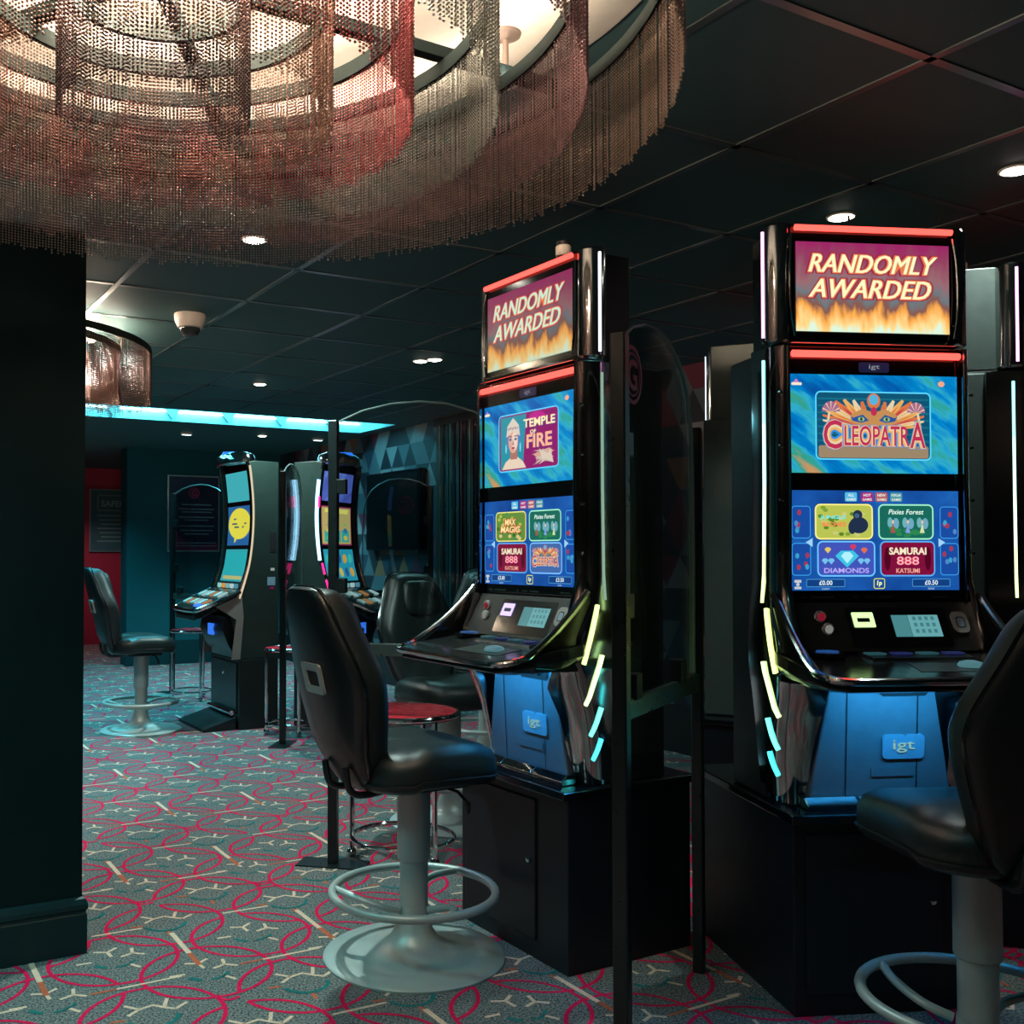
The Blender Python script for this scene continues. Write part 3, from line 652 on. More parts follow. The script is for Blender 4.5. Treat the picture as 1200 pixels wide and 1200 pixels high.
def slot_machine(pos, ang, label, game, tiles, credit, flank, led_side, topled, lights=True):
    t = thing('slot_machine', label, 'slot machine', (*pos, 0), ang, 'tall twin-screen slot machines')
    # cabinet
    w = MB(); w.box(-.280, .280, .10, .32, .548, 1.835, flank)
    w.loft([[(-.262, -.002, z), (.262, -.002, z), (.27, .12, z), (-.27, .12, z)] for z in (1.115, 1.835)], M['blk'], (True, True), False)
    w.loft([[(-.24, .03, .548), (.24, .03, .548), (.26, .12, .548), (-.26, .12, .548)], [(-.25, .03, 1.0), (.25, .03, 1.0), (.26, .12, 1.0), (-.26, .12, 1.0)]], M['matt'], (True, True), False)
    cab = w.build('cabinet', t, bevel=.006)
    v = MB()
    for k in range(14): v.box(.280, .282, .20+.004*k*.3, .27+.004*k*.3, 1.20+.013*k, 1.205+.013*k, M['satin'])
    v.build('side_vent', t); v = MB()
    for k in range(16): v.box(.280, .282, .12+.012*k, .127+.012*k, .58, .63, M['satin'])
    v.build('side_vent', t)
    for s in (1, -1):
        w = MB(); w.loft([mirror(trim_section(xi, hw, yf, z), s) for z, xi, hw, yf in
                          [(z, *zlerp(z)) for z in sorted(set([q[0] for q in ZT]+[.60, .70, .80, .88, .96, 1.04, 1.12, 1.3, 1.6]))]], M['bchrome'])
        so = w.build('side_trim', t, angle=50)
        w = MB(); w.tube([(s*.262, -.020, 1.12), (s*.262, -.026, 1.45), (s*.262, -.020, 1.83)], .004, M['chrome'], 6); w.build('chrome_edge', so)
        # studs along the edge
        w = MB()
        for z in (1.25, 1.40, 1.55, 1.70): w.tube([(s*.285, -.010, z), (s*.285, -.020, z)], .004, M['chrome'], 8)
        w.build('edge_stud', so)
        # light strips down the outer edge
        yl = .052
        ups = [(1.80, 1.62), (1.62, 1.44), (1.44, 1.27), (1.27, 1.11)]
        cols = [(.30, .92, 1.0), (.50, 1.0, .95), (.70, 1.0, .70), (.72, 1.0, .35)]
        if s == led_side:
            for (a, b), c in zip(ups, cols if topled == 'pink' else [(.10, .16, .12)]*4): led(t, 'edge_light', [(s*(zlerp(z)[1]+.001), yl, z) for z in (a, (a+b)/2, b)], .0042, c, 2.6)
            for (a, b, y0, y1), c in zip(((1.095, .92, .02, -.035), (.945, .795, .035, -.012), (.785, .70, .045, .015), (.69, .625, .05, .03)), ((.80, 1.0, .28), (.62, 1.0, .36), (.14, 1.0, .70), (.06, .90, .95))):
                led(t, 'edge_light', [(s*(trim_x(a+(b-a)*k/6, y0+(y1-y0)*k/6)+.003), y0+(y1-y0)*k/6, a+(b-a)*k/6) for k in range(7)], .0062, c, 2.6)
        else:
            w = MB(); w.tube([(s*(zlerp(z)[1]+.001), yl, z) for z in (1.80, 1.45, 1.11)], .004, M['grey'], 6); w.build('edge_strip', t)
    # light bars
    led(t, 'light_bar', [(-.2485, -.016, 1.809), (.2485, -.016, 1.809)], .0098, (1.0, .066, .050), 3.3)
    led(t, 'light_bar', [(-.2345, -.010, 2.166), (.2345, -.010, 2.166)], .0088, (1.0, .066, .050), 3.3)
    # badge between bar and screen; dim glow added so it reads, not a lamp
    w = MB(); w.plate(rrect(-.045, .045, 1.762, 1.790, .006), -.0045, e((.015, .02, .07), .6), .003); w.text('igt', 0, 1.776, e((.42, .42, .48), .7), -.0054, w=.032, h=.016); w.build('badge', t)
    # upper screen
    y0 = -.0035
    sc = MB(); sc.plate([(-.25, 1.476), (-.25, 1.754), (.25, 1.754), (.25, 1.476)], y0, BLUE_BG); sc = sc.build('upper_screen', t)
    if game == 'cleo': tile(sc, -.174, .166, 1.516, 1.704, 'title_c')
    elif game == 'temple': tile(sc, -.160, .160, 1.525, 1.712, 'title_t')
    if game:
        w = MB(); w.plate([(-.243, 1.727), (-.232, 1.741), (-.221, 1.727)], y0-.0008, e((.55, .20, .60), 1)); w.plate(rrect(-.246, -.216, 1.722, 1.730, .002), y0-.0012, e((.9, .8, .6), 1)); w.build('screen_icon', sc); w = MB(); w.plate(ellipse(.202, 1.732, .010, .008), y0-.0008, e((.9, .4, .25), 1)); w.build('screen_icon', sc)
    # lower screen
    s2 = MB(); s2.plate([(-.25, 1.146), (-.25, 1.427), (.25, 1.427), (.25, 1.146)], y0, BLUE_LOW); s2 = s2.build('lower_screen', t)
    if tiles:
        for (x0, x1, z0, z1), k in zip(((-.178, -.012, 1.292, 1.386), (.010, .170, 1.292, 1.386), (-.172, -.006, 1.188, 1.282), (.014, .174, 1.188, 1.282)), tiles): tile(s2, x0, x1, z0, z1, k)
        for k, (x, a, c) in enumerate(((-.073, 'ALL', (.10, .55, .85)), (-.025, 'HOT', (.45, .02, .22)), (.018, 'NEW', (.50, .12, .12)), (.062, 'POPULAR', (.08, .35, .40)))):
            w = MB(); w.plate(rrect(x-.018, x+.018, 1.396, 1.422, .004), y0-.0006, e(c, .9)); w.text(a, x, 1.414, e((.85, .9, .9), 1), y0-.0012, w=.028 if k == 3 else None, h=.008 if k != 3 else .007, bold=.02); w.text('GAMES', x, 1.402, e((.85, .85, .80), 1), y0-.0012, w=.028, h=.007, bold=.02); w.build('menu_button', s2)
        for sx in (1, -1):
            for z0, z1 in ((1.292, 1.383), (1.188, 1.279)):
                w = MB(); a, b = sorted((sx*.193, sx*.249)); w.plate(rrect(a, b, z0, z1, .010), y0-.0004, e((.01, .08, .40), .9)); rr_border(w, a, b, z0, z1, .010, .002, y0-.0008, e((.05, .40, .90), 1))
                for q in range(5): w.plate(ellipse((a+b)/2+random.uniform(-.018, .018), random.uniform(z0+.015, z1-.015), .006, .008, 8), y0-.0008-.0002*q, e(random.choice([(.05, .45, .75), (.5, .05, .10), (.1, .3, .7)]), .8))
                w.build('game_tile', s2)
            w = MB(); p = [(sx*.188, 1.293), (sx*.188, 1.268), (sx*.208, 1.281)]
            w.plate(p if sx < 0 else p[::-1], y0-.0012, e((.35, .65, .95), 1)); w.build('arrow_button', s2)
        for x, tx, sub in ((-.150, credit[0], 'CREDIT'), (.165, credit[1], 'BANK')):
            w = MB(); w.plate(rrect(x-.057, x+.057, 1.156, 1.178, .003), y0-.0004, e((.005, .05, .22), 1)); rr_border(w, x-.057, x+.057, 1.156, 1.178, .003, .0014, y0-.0008, e((.10, .40, .75), 1))
            w.text(tx, x, 1.1675, e((.75, .88, .95), 1.1), y0-.0012, h=.013, bold=.015); w.text(sub, x, 1.1505, e((.45, .65, .80), 1), y0-.0012, h=.005); w.build('credit_display', s2)
        w = MB(); rr_border(w, -.008, .026, 1.150, 1.180, .006, .0025, y0-.0008, e((.75, .75, .10), 1)); w.text('1p', .009, 1.165, e((.85, .95, .35), 1.2), y0-.0012, h=.017, bold=.03, shear=.15); w.build('stake_badge', s2)
        w = MB(); w.plate(rrect(-.242, -.222, 1.168, 1.176, .001), y0-.0008, e((.7, .75, .75), .8)); w.plate(ellipse(-.232, 1.163, .005, .005), y0-.0008, e((.7, .75, .75), .8)); w.plate(rrect(-.242, -.222, 1.150, 1.157, .001), y0-.0008, e((.7, .75, .75), .8)); w.build('screen_icon', s2)
    # bezel print below the lower screen
    w = MB()
    for x, wd in ((-.215, .02), (-.16, .07), (-.06, .012), (-.02, .03), (.03, .05), (.19, .05)): w.plate(rrect(x-wd/2, x+wd/2, 1.124, 1.130, .002), -.0030, M['flank_d'])
    w.build('bezel_print', t)
    # topper
    tp = MB(); tp.box(-.262, .262, .035, .20, 1.845, 2.180, flank)
    tp.box(-.255, .255, .0, .06, 1.845, 2.178, M['blk'])
    tp.loft([[(-.262, -.030, 1.836), (.262, -.030, 1.836), (.27, .20, 1.836), (-.27, .20, 1.836)], [(-.25, -.004, 1.852), (.25, -.004, 1.852), (.27, .20, 1.852), (-.27, .20, 1.852)]], M['bchrome'], (True, True), False)
    tpo = tp.build('topper', t, bevel=.004)
    for s in (1, -1):
        w = MB(); w.lathe([(.040, 1.845), (.046, 1.852), (.046, 2.176), (.040, 2.184)], M['bchrome'], 28, (s*.260, .045)); po = w.build('corner_post', tpo)
        w = MB(); w.tube(spline([(s*.243, -.003, 2.150), (s*.250, -.010, 2.06), (s*.250, -.012, 1.95), (s*.238, -.012, 1.86)], 5), .0035, M['chrome'], 6); w.build('chrome_edge', tpo)
        w = MB()
        w.tube([(s*.24, -.006, 1.90), (s*.24, -.012, 1.90)], .004, M['chrome'], 8); w.build('edge_stud', tpo)
        if s == led_side or topled == 'both': led(tpo, 'edge_light', [(s*.3065, .040, 1.862), (s*.3065, .040, 2.165)], .0045, (1.0, .42, .85) if topled != 'white' else (.75, .85, 1.0), 2.6)
    ts = MB(); ts.plate([(-.23, 1.875), (-.23, 2.129), (.23, 2.129), (.23, 1.875)], -.0035, FLAME if game == 'cleo' else FLAME_D); ts = ts.build('topper_screen', t)
    if game: topper_art(ts, game != 'cleo')
    # console deck
    pl = [(-.255, .02), (-.315, -.03), (-.322, -.12), (-.322, -.22), (-.305, -.29), (-.265, -.325), (.265, -.325), (.305, -.29), (.322, -.22), (.322, -.12), (.315, -.03), (.255, .02)]
    w = MB(); zt = lambda y: .985+.14*y
    w.loft([[(x*.93, y*.9, .905+.02*y) for x, y in pl], [(x, y, zt(y)-.034) for x, y in pl], [(x, y, zt(y)) for x, y in pl]], M['deck'], (True, True), False)
    dk = w.build('console_deck', t, bevel=.004)
    w = MB(); path = [(-.305, -.01, 1.135), (-.306, -.07, 1.075), (-.312, -.15, 1.010), (-.320, -.24, .955), (-.308, -.298, .938), (-.266, -.332, .932), (-.13, -.337, .931), (0, -.338, .931), (.13, -.337, .931), (.266, -.332, .932), (.308, -.298, .938), (.320, -.24, .955), (.312, -.15, 1.010), (.306, -.07, 1.075), (.305, -.01, 1.135)]
    w.tube(spline(path, 4), .0105, M['bchrome'], 10); w.build('deck_rim', dk)
    for s in (1, -1):
        pr = [(.0, 1.13), (-.07, 1.068), (-.15, 1.003), (-.24, .948), (-.29, .934), (-.24, .915), (-.10, .90), (.0, .90)]
        w = MB(); a, b = sorted((s*.294, s*.306)); w.prism_x(pr, a, b, M['blk']); w.build('deck_wing', dk)
    zz = lambda y: zt(y)+.0005
    w = MB(); w.lathe([(.030, 0), (.031, .006), (.026, .013), (.012, .017), (.002, .018)], e((.12, .32, .36), .55), 24); o = w.build('spin_button', dk); o.location = (.125, -.225, zz(-.225))
    w = MB(); w.lathe([(.052, 0), (.050, .010), (.040, .012)], M['blk'], 6); w.lathe([(.034, .0125), (.030, .016)], e((.02, .12, .42), .5), 6); o = w.build('touch_pad', dk); o.location = (-.20, -.10, zz(-.10))
    w = MB(); w.loft([[(-.10, -.15, zz(-.15)), (.20, -.15, zz(-.15)), (.20, -.07, zz(-.07)), (-.10, -.07, zz(-.07))], [(-.095, -.145, zz(-.145)+.006), (.195, -.145, zz(-.145)+.006), (.195, -.075, zz(-.075)+.006), (-.095, -.075, zz(-.075)+.006)]], M['satin'], (True, True), False); w.build('button_strip', dk)
    for k in range(4):
        w = MB(); x = -.07+.075*k; y = -.11; w.box(x-.025, x+.025, y-.018, y+.018, zz(y)+.006, zz(y)+.012, e((.02, .03, .14) if k % 2 else (.03, .12, .14), .5)); w.build('bet_button', dk, bevel=.003)
    w = MB(); w.add([(-.04, -.27, zz(-.27)+.0006), (.20, -.27, zz(-.27)+.0006), (.20, -.18, zz(-.18)+.0006), (-.02, -.18, zz(-.18)+.0006)], [(0, 1, 2, 3)], M['flank_d']); w.build('deck_plate', dk)
    # player panel above the deck
    tilt = lambda z: -.075+(z-.985)*.50
    def pan(P, d, mat, mb): return mb.add([(x, tilt(z)-d, z) for x, z in P], [tuple(range(len(P)))], mat)
    w = MB(); P = rrect(-.262, .262, .982, 1.112, .012); w.loft([[(x, tilt(z)-.004, z) for x, z in P], [(x, tilt(z)+.05, z) for x, z in P]], M['flank_k'], (True, True), False); pp = w.build('player_panel', t)
    w = MB(); pan(rrect(-.108, .185, .992, 1.098, .006), .0050, M['blk'], w); w.build('panel_glass', pp)
    for x, z, c in ((-.185, 1.075, (.5, .02, .05)), (-.172, 1.042, (.55, .55, .5))):
        w = MB(); w.lathe([(.017, 0), (.016, .008), (.010, .010)], M['grey'], 20); w.lathe([(.012, .0102), (.008, .013)], e(c, .35), 16)
        w.v = [(x+a, tilt(z)-.004-q, z+b) for a, b, q in w.v]; w.build('menu_button', pp)
    w = MB(); c = (.55, .95, .35) if game == 'cleo' else (.55, .45, .90)
    A = rrect(-.093, -.030, 1.046, 1.086, .003); B = rrect(-.080, -.043, 1.060, 1.071, .002); n = len(A)
    w.add([(x, tilt(z)-.0075, z) for x, z in A]+[(x, tilt(z)-.0075, z) for x, z in B], [(i, (i+1) % n, n+(i+1) % n, n+i) for i in range(n)], e(c, 1.6)); pan(B, .0068, M['matt'], w); w.build('note_slot', pp)
    w = MB(); pan([(.022, 1.020), (.022, 1.078), (.070, 1.078), (.070, 1.020)][::1], .0066, e((.07, .26, .28), .9), w); pan([(.071, 1.020), (.071, 1.078), (.160, 1.078), (.160, 1.020)], .0066, M['keyscreen'], w)
    for r_ in range(3):
        for q in range(4): pan([(.083+.018*q, 1.030+.017*r_), (.083+.018*q, 1.040+.017*r_), (.093+.018*q, 1.040+.017*r_), (.093+.018*q, 1.030+.017*r_)], .0072, e((.06, .22, .24), .9), w)
    w.build('keypad_display', pp)
    w = MB(); A = rrect(.198, .246, 1.030, 1.086, .016); pan(A, .0085, M['grey'], w); w.loft([[(x, tilt(z)-.004, z) for x, z in A], [(x, tilt(z)-.0085, z) for x, z in A]], M['grey'], (False, False), False); pan(rrect(.209, .235, 1.043, 1.073, .008), .0092, M['matt'], w); rr = rrect(.212, .232, 1.046, 1.070, .006); pan(rr, .0096, M['plate'], w); w.build('card_reader', pp)
    # belly
    w = MB(); P = [(-.215, .552), (-.150, .905), (.150, .905), (.215, .552)]
    w.loft([[(x, -.012 if z < .7 else -.03, z) for x, z in P], [(x, .06, z) for x, z in P]], M['belly'], (True, True), False); be = w.build('belly_panel', t, bevel=.006)
    yb = lambda z: -.0128-.018*(z-.552)/.353
    def bel(P, d, mat, mb): return mb.add([(x, yb(z)-d, z) for x, z in P], [tuple(range(len(P)))], mat)
    for s in (1, -1):
        w = MB(); P = [(s*.103, .556), (s*.103, .902), (s*.106, .902), (s*.106, .556)]; bel(P if s > 0 else P[::-1], .0012, M['matt'], w); w.build('panel_seam', be)
    w = MB(); A = rrect(.0, .124, .677, .745, .012); w.loft([[(x, yb(z)-.006, z) for x, z in A], [(x, yb(z), z) for x, z in A]], M['plate'], (True, False), False); w.text('igt', .062, .712, e((.30, .60, .55), .8), yb(.71)-.0085, w=.064, h=.034); w.build('badge', be)
    w = MB(); A = rrect(-.03, .095, .628, .652, .003); w.loft([[(x, yb(z)-.003, z) for x, z in A], [(x, yb(z), z) for x, z in A]], M['belly'], (True, False), False); w.build('vent_plate', be)
    w = MB(); A = [(-.06, .896), (.135, .896), (.135, .862), (.125, .852), (.0, .852)]; bel(A, .003, M['matt'], w); w.lathe([(.011, 0), (.010, .006), (.004, .007)], M['bchrome'], 16)
    k0 = len(w.v)-48
    for i in range(k0, len(w.v)): a, b, q = w.v[i]; w.v[i] = (a+.092, yb(.875)-.003-q, b+.875)
    w.build('lock_recess', be)
    # chrome foot trim in three pieces
    for a, b in ((-.235, -.085), (-.08, .08), (.085, .235)):
        w = MB(); w.prism_x([(-.055, .547), (-.060, .560), (-.035, .578), (.0, .578), (.0, .547)], a, b, M['chrome']); w.build('foot_trim', t, bevel=.003)
    if lights:
        q = Matrix.Rotation(ang, 3, 'Z') @ Vector((.02, -.16, .893)); o = lamp('under_deck_lamp', 'AREA', (pos[0]+q.x, pos[1]+q.y, q.z), 1.5, (.04, .44, .95), shape='RECTANGLE', size=.34, size_y=.02)
        o.rotation_euler = Vector((math.sin(ang)*-.55, math.cos(ang)*.55, -.83)).to_track_quat('-Z', 'Y').to_euler()
        w = MB(); w.tube([(-.17, -.16, .899), (.21, -.16, .899)], .004, e((.05, .45, 1.0), 3.), 6); w.build('under_light', t)
    # candle beacon behind the topper
    if game != 'cleo':
        w = MB(); w.lathe([(.024, 2.18), (.026, 2.185), (.026, 2.225), (.022, 2.228)], M['white'], 20, (.02, .13)); w.lathe([(.022, 2.228), (.022, 2.236)], M['matt'], 20, (.02, .13)); w.lathe([(.026, 2.236), (.026, 2.268), (.022, 2.272)], M['white'], 20, (.02, .13)); w.lathe([(.024, 2.272), (.024, 2.284), (.016, 2.288)], M['matt'], 20, (.02, .13)); w.build('beacon', t)
    else:
        w = MB(); w.tube([(.0, .12, 2.18), (.0, .12, 2.25)], .004, M['chrome'], 8); w.build('aerial', t)
    return t
M['stand'] = pm('stand_black', (.009, .013, .018), .42, spec=.35)
def machine_stand(pos, ang, label, depth=.42):
    t = thing('machine_stand', label, 'machine stand', (*pos, 0), ang, 'black stands under the slot machines')
    w = MB(); w.box(-.288, .288, -.075, depth, .0, .522, M['stand']); w.build('body', t, bevel=.004)
    w = MB(); w.box(-.305, .305, -.105, depth+.01, .522, .5465, M['blk']); w.build('top_plate', t, bevel=.004)
    w = MB(); w.box(-.255, .135, -.082, -.0755, .06, .49, M['stand']); d = w.build('door', t, bevel=.003)
    w = MB(); w.lathe([(.009, 0), (.009, .006), (.005, .008)], M['chrome'], 16); w.v = [(a+.105, -.0825-q, b+.30) for a, b, q in w.v]; w.build('lock', d)
    return t
PL, PR = (.414, 3.332), (1.336, 2.889)
PR2, PBK = (2.085, 3.53), (1.71, 4.65)
slot_machine(PL, AL, 'angled tall slot machine with a crowned woman on its upper screen', 'temple', ('magic', 'fairy', 'samurai', 'cleo'), ('£3.00', '£3.50'), M['flank_k'], 1, 'white')
slot_machine(PR, AR_, 'tall slot machine facing the camera, painted eyes and gold lettering on its screen', 'cleo', ('jungle', 'fairy', 'diamond', 'samurai'), ('£0.00', '£0.50'), M['flank_k'], -1, 'pink')
slot_machine(PR2, R(74), 'plain grey side of a slot machine behind the machine facing the camera', None, None, None, M['flank'], -1, 'pink', False)
slot_machine(PBK, R(155), 'slot machine seen from its plain teal-grey back between the two lit machines', None, None, None, M['flank'], 1, 'white', False)
machine_stand(PL, AL, 'black stand with a locked door under the machine showing the crowned woman')
machine_stand(PR, AR_, 'black stand in deep shadow under the machine facing the camera', .57)
machine_stand(PR2, R(74), 'black stand under the grey-sided machine at the frame edge', .29)
machine_stand(PBK, R(155), 'black stand under the machine seen from behind')

M['beige'] = pm('beige_laminate', (.26, .24, .22), .4)
# older curved machines far off
def curved_machine(pos, ang, label, kind, led_s):
    t = thing('curved_slot_machine', label, 'slot machine', (*pos, 0), ang, 'curved slot machines at the back')
    W = .31
    prof = [(.0, .50), (-.02, .60), (-.03, .70), (-.05, .79), (-.02, .86), (.0, .93), (.03, 1.02), (.07, 1.15), (.095, 1.32), (.105, 1.50), (.10, 1.66), (.085, 1.80), (.07, 1.905), (.12, 1.915), (.30, 1.91), (.30, .50)]
    for s in (1, -1):
        w = MB(); a, b = sorted((s*W, s*(W-.03))); w.prism_x(prof, a, b, M['flank_d']); sp = w.build('side_panel', t, bevel=.003)
        if s == -led_s or True:
            path = spline([(s*(W-.010), y-.006, z) for y, z in prof[4:13]], 4)
            w = MB(); w.tube(path, .015, M['chrome'], 8); w.build('curved_rim', t)
    w = MB(); inn = [(y+.02, z) for y, z in prof[4:13]]+[(.28, 1.89), (.28, .52), (.02, .52), (.0, .70)]
    w.prism_x(inn, -(W-.028), W-.028, M['blk']); w.build('cabinet', t)
    w = MB(); w.box(-W, W, .005, .30, 0, .497, M['flank_k']); w.build('base', t, bevel=.004)
    w = MB(); w.box(-W+.04, W-.04, -.004, .004, .12, .47, M['satin']); dd = w.build('base_door', t, bevel=.003)
    w = MB(); w.lathe([(.012, 0), (.010, .006)], M['chrome'], 12); w.v = [(a, -.004-q, b+.38) for a, b, q in w.v]; w.build('lock', dd)
    w = MB(); w.loft([[(-W+.02, -.25, 0), (W-.02, -.25, 0), (W-.02, -.01, 0), (-W+.02, -.01, 0)], [(-W+.02, -.25, .02), (W-.02, -.25, .02), (W-.02, -.01, .09), (-W+.02, -.01, .09)]], M['satin'], (True, True), False); w.build('foot_rest', t, bevel=.004)
    w = MB(); w.tube([(-W+.06, -.03, .115), (W-.06, -.03, .115)], .018, M['chrome'], 10); w.build('foot_bar', t)
    # belly between base and deck
    w = MB(); w.prism_x([(.0, .50), (-.06, .60), (-.10, .70), (-.08, .80), (.02, .82), (.02, .50)], -W+.05, W-.05, M['shell'], True); be = w.build('belly', t)
    w = MB(); w.box(-.05, .05, -.108, -.09, .66, .74, e((.03, .16, .75), 1.2)); w.build('belly_badge', be)
    # deck
    pl = [(-W, .01), (-W-.005, -.15), (-W+.03, -.26), (-W+.10, -.30), (W-.10, -.30), (W-.03, -.26), (W+.005, -.15), (W, .01)]
    dz = lambda y: .992+.44*min(y, 0)
    w = MB(); w.loft([[(x, y, dz(y)-.055+.10*y) for x, y in pl], [(x, y, dz(y)) for x, y in pl]], M['deck'], (True, True), False); dk = w.build('console_deck', t, bevel=.006)
    w = MB(); w.tube(spline([(x, y, dz(y)-.014) for x, y in pl], 4), .017, M['chrome'], 10); w.build('deck_rim', dk)
    for k in range(12):
        w = MB(); x = -.22+.088*(k % 6); y0 = -.235 if k < 6 else -.12
        A = [(x-.030, y0), (x+.030, y0), (x+.030, y0+.06), (x-.030, y0+.06)]
        w.loft([[(a, b, dz(b)) for a, b in A], [(a*1., b, dz(b)+.009) for a, b in A]], e([(.16, .42, .44), (.5, .75, .75), (.03, .10, .14), (.55, .25, .08)][(k*3) % 4], .6) if k % 2 else M['grey'], (True, True), False); w.build('bet_button', dk)
    w = MB(); w.lathe([(.035, 0), (.03, .014), (.01, .018)], e((.05, .20, .9), 1.2), 16); o = w.build('spin_button', dk); o.location = (.2, -.262, dz(-.262))
    for s in (1, -1):
        w = MB(); a, b = sorted((s*(W+.0005), s*(W+.006))); w.prism_x([(-.055, .50), (-.02, .78), (-.17, .875), (.02, .955), (.035, .80), (.01, .50)], a, b, M['beige']); w.build('side_trim', t)
    # screens follow the curve
    def yz(z):
        for (y0, z0), (y1, z1) in zip(prof[4:13], prof[5:13]):
            if z0 <= z <= z1: return y0+(y1-y0)*(z-z0)/(z1-z0)
        return .1
    def scr(name, z0, z1, mat, d=.0):
        w = MB(); zs = [z0+(z1-z0)*k/4 for k in range(5)]
        w.add([(x, yz(z)+.016-d, z) for z in zs for x in (-.255, .255)], [(2*k, 2*k+1, 2*k+3, 2*k+2) for k in range(4)], mat); return w.build(name, t)
    def item(w, P, d, mat): w.add([(x, yz(z)+.016-d, z) for x, z in P], [tuple(range(len(P)))], mat)
    if kind == 'bubble':
        scr('top_screen', 1.635, 1.85, e((.05, .40, .45), 1.0))
        s1 = scr('main_screen', 1.31, 1.60, e((.02, .12, .34), .9))
        w = MB(); item(w, ellipse(-.0, 1.47, .235, .115, 28), .004, e((.72, .66, .06), 1.0)); item(w, [(.02, 1.40), (-.09, 1.325), (-.10, 1.42)][::-1], .0046, e((.72, .66, .06), 1.0))
        for z, a in ((1.505, .12), (1.47, .15), (1.445, .10)): item(w, rrect(-a, a, z-.006, z+.006, .003), .006, e((.02, .10, .22), .8))
        w.build('speech_bubble', s1)
        s2 = scr('lower_screen', 1.045, 1.28, e((.03, .34, .38), 1.0))
        w = MB(); item(w, rrect(-.2, .2, 1.06, 1.085, .004), .004, e((.55, .55, .20), .8)); item(w, rrect(-.22, .22, 1.10, 1.26, .006), .004, e((.02, .42, .45), .9)); w.build('game_tile', s2)
    else:
        scr('top_screen', 1.635, 1.85, art_bg('far_screen_violet', [(.3, (.03, .03, .22)), (.6, (.08, .14, .50)), (.8, (.2, .3, .7))], 1.0, (3, 1)))
        s1 = scr('main_screen', 1.31, 1.60, e((.25, .02, .10), .9))
        w = MB(); item(w, rrect(-.235, .235, 1.32, 1.59, .01), .004, e((.55, .45, .16), .8))
        for k in range(3): item(w, rrect(-.20+.14*k, -.08+.14*k, 1.335, 1.52, .004), .006, e((.03, .40, .36), .9))
        for k in range(9): item(w, ellipse(-.14+.14*(k % 3), 1.365+.055*(k//3), .035, .02, 8), .008, e([(.15, .6, .2), (.7, .6, .1), (.05, .2, .4)][(k*2+k//3) % 3], .8))
        item(w, rrect(-.19, .19, 1.53, 1.58, .006), .006, e((.75, .70, .15), .9)); w.build('reel_panel', s1)
        s2 = scr('lower_screen', 1.045, 1.28, e((.02, .30, .42), 1.0))
        w = MB()
        for k in range(10): item(w, ellipse(-.18+.09*(k % 5), 1.11+.10*(k//5), .032, .035, 10), .004+.0003*k, e([(.75, .40, .05), (.05, .55, .45), (.65, .55, .15), (.02, .12, .35)][k % 4], .9))
        w.build('game_tile', s2)
    # controls under the lower screen
    w = MB(); w.prism_x([(.012, .96), (.040, 1.04), (.055, 1.04), (.055, .96)], -.26, .26, M['satin']); cp = w.build('player_panel', t)
    for k in range(5):
        w = MB(); x = -.18+.09*k; w.plate(rrect(x-.03, x+.03, .996, 1.030, .006), .020, e([(.30, .75, .70), (.8, .35, .05), (.2, .5, .55), (.5, .7, .7), (.1, .3, .4)][k], .8), .01); w.build('panel_button', cp)
    # cap
    w = MB(); w.loft([[(x*k, -.02+.16*(1-k)*.5+y*k, z) for x, y in [(W*math.cos(a), .10+.11*math.sin(a)) for a in (2*PI*i/28 for i in range(28))]] for k, z in ((.9, 1.895), (1.0, 1.905), (1.0, 1.935), (.93, 1.965), (.7, 1.985), (.3, 1.992))], M['chrome']); cap = w.build('cap', t)
    w = MB(); w.lathe([(.07, 1.98), (.06, 1.997), (.02, 2.0)], e((.03, .20, .9), 1.2), 20, (0, .05)); w.build('cap_badge', cap)
    # side edge light
    s = led_s
    if kind == 'reels':
        led(t, 'edge_light', spline([(s*(W+.004), yz(z)+.012, z) for z in (1.20, 1.35, 1.5, 1.65, 1.78)], 4), .011, (.35, .70, 1.0), 4.)
        for z0, z1 in ((1.58, 1.66), (1.10, 1.18), (.98, 1.06)): led(t, 'edge_light', [(s*(W+.004), yz(z0)-.006, z0), (s*(W+.004), yz(z1)-.006, z1)], .008, (1.0, .02, .25), 2.2)
    else:
        w = MB(); w.tube(spline([(s*(W+.003), yz(z)+.004, z) for z in (.93, 1.05, 1.2, 1.4, 1.6, 1.8, 1.88)], 4), .008, e((.9, .75, .5), .8), 8); w.build('edge_light', t)
        # stickers and lock plate on the visible side
        x = s*(W+.0015)
        for nm, y0, y1, z0, z1, m_ in (('lock_plate', .235, .285, 1.26, 1.40, M['matt']), ('note_sticker', .240, .270, 1.125, 1.145, M['white']), ('notice_sticker', .215, .275, 1.02, 1.08, M['plate']), ('warning_sticker', .235, .265, .992, 1.010, M['pinkink'])):
            w = MB(); a, b = sorted((s*W, x)); w.box(a, b, y0, y1, z0, z1, m_); w.build(nm, t)
    return t
M3, M4 = (-1.306, 7.53), (-.384, 7.585)
curved_machine(M3, R(-61), 'curved slot machine with the yellow speech bubble on its screen', 'bubble', 1)
curved_machine(M4, R(67), 'curved slot machine with reels on screen behind the slim dark post', 'reels', -1)

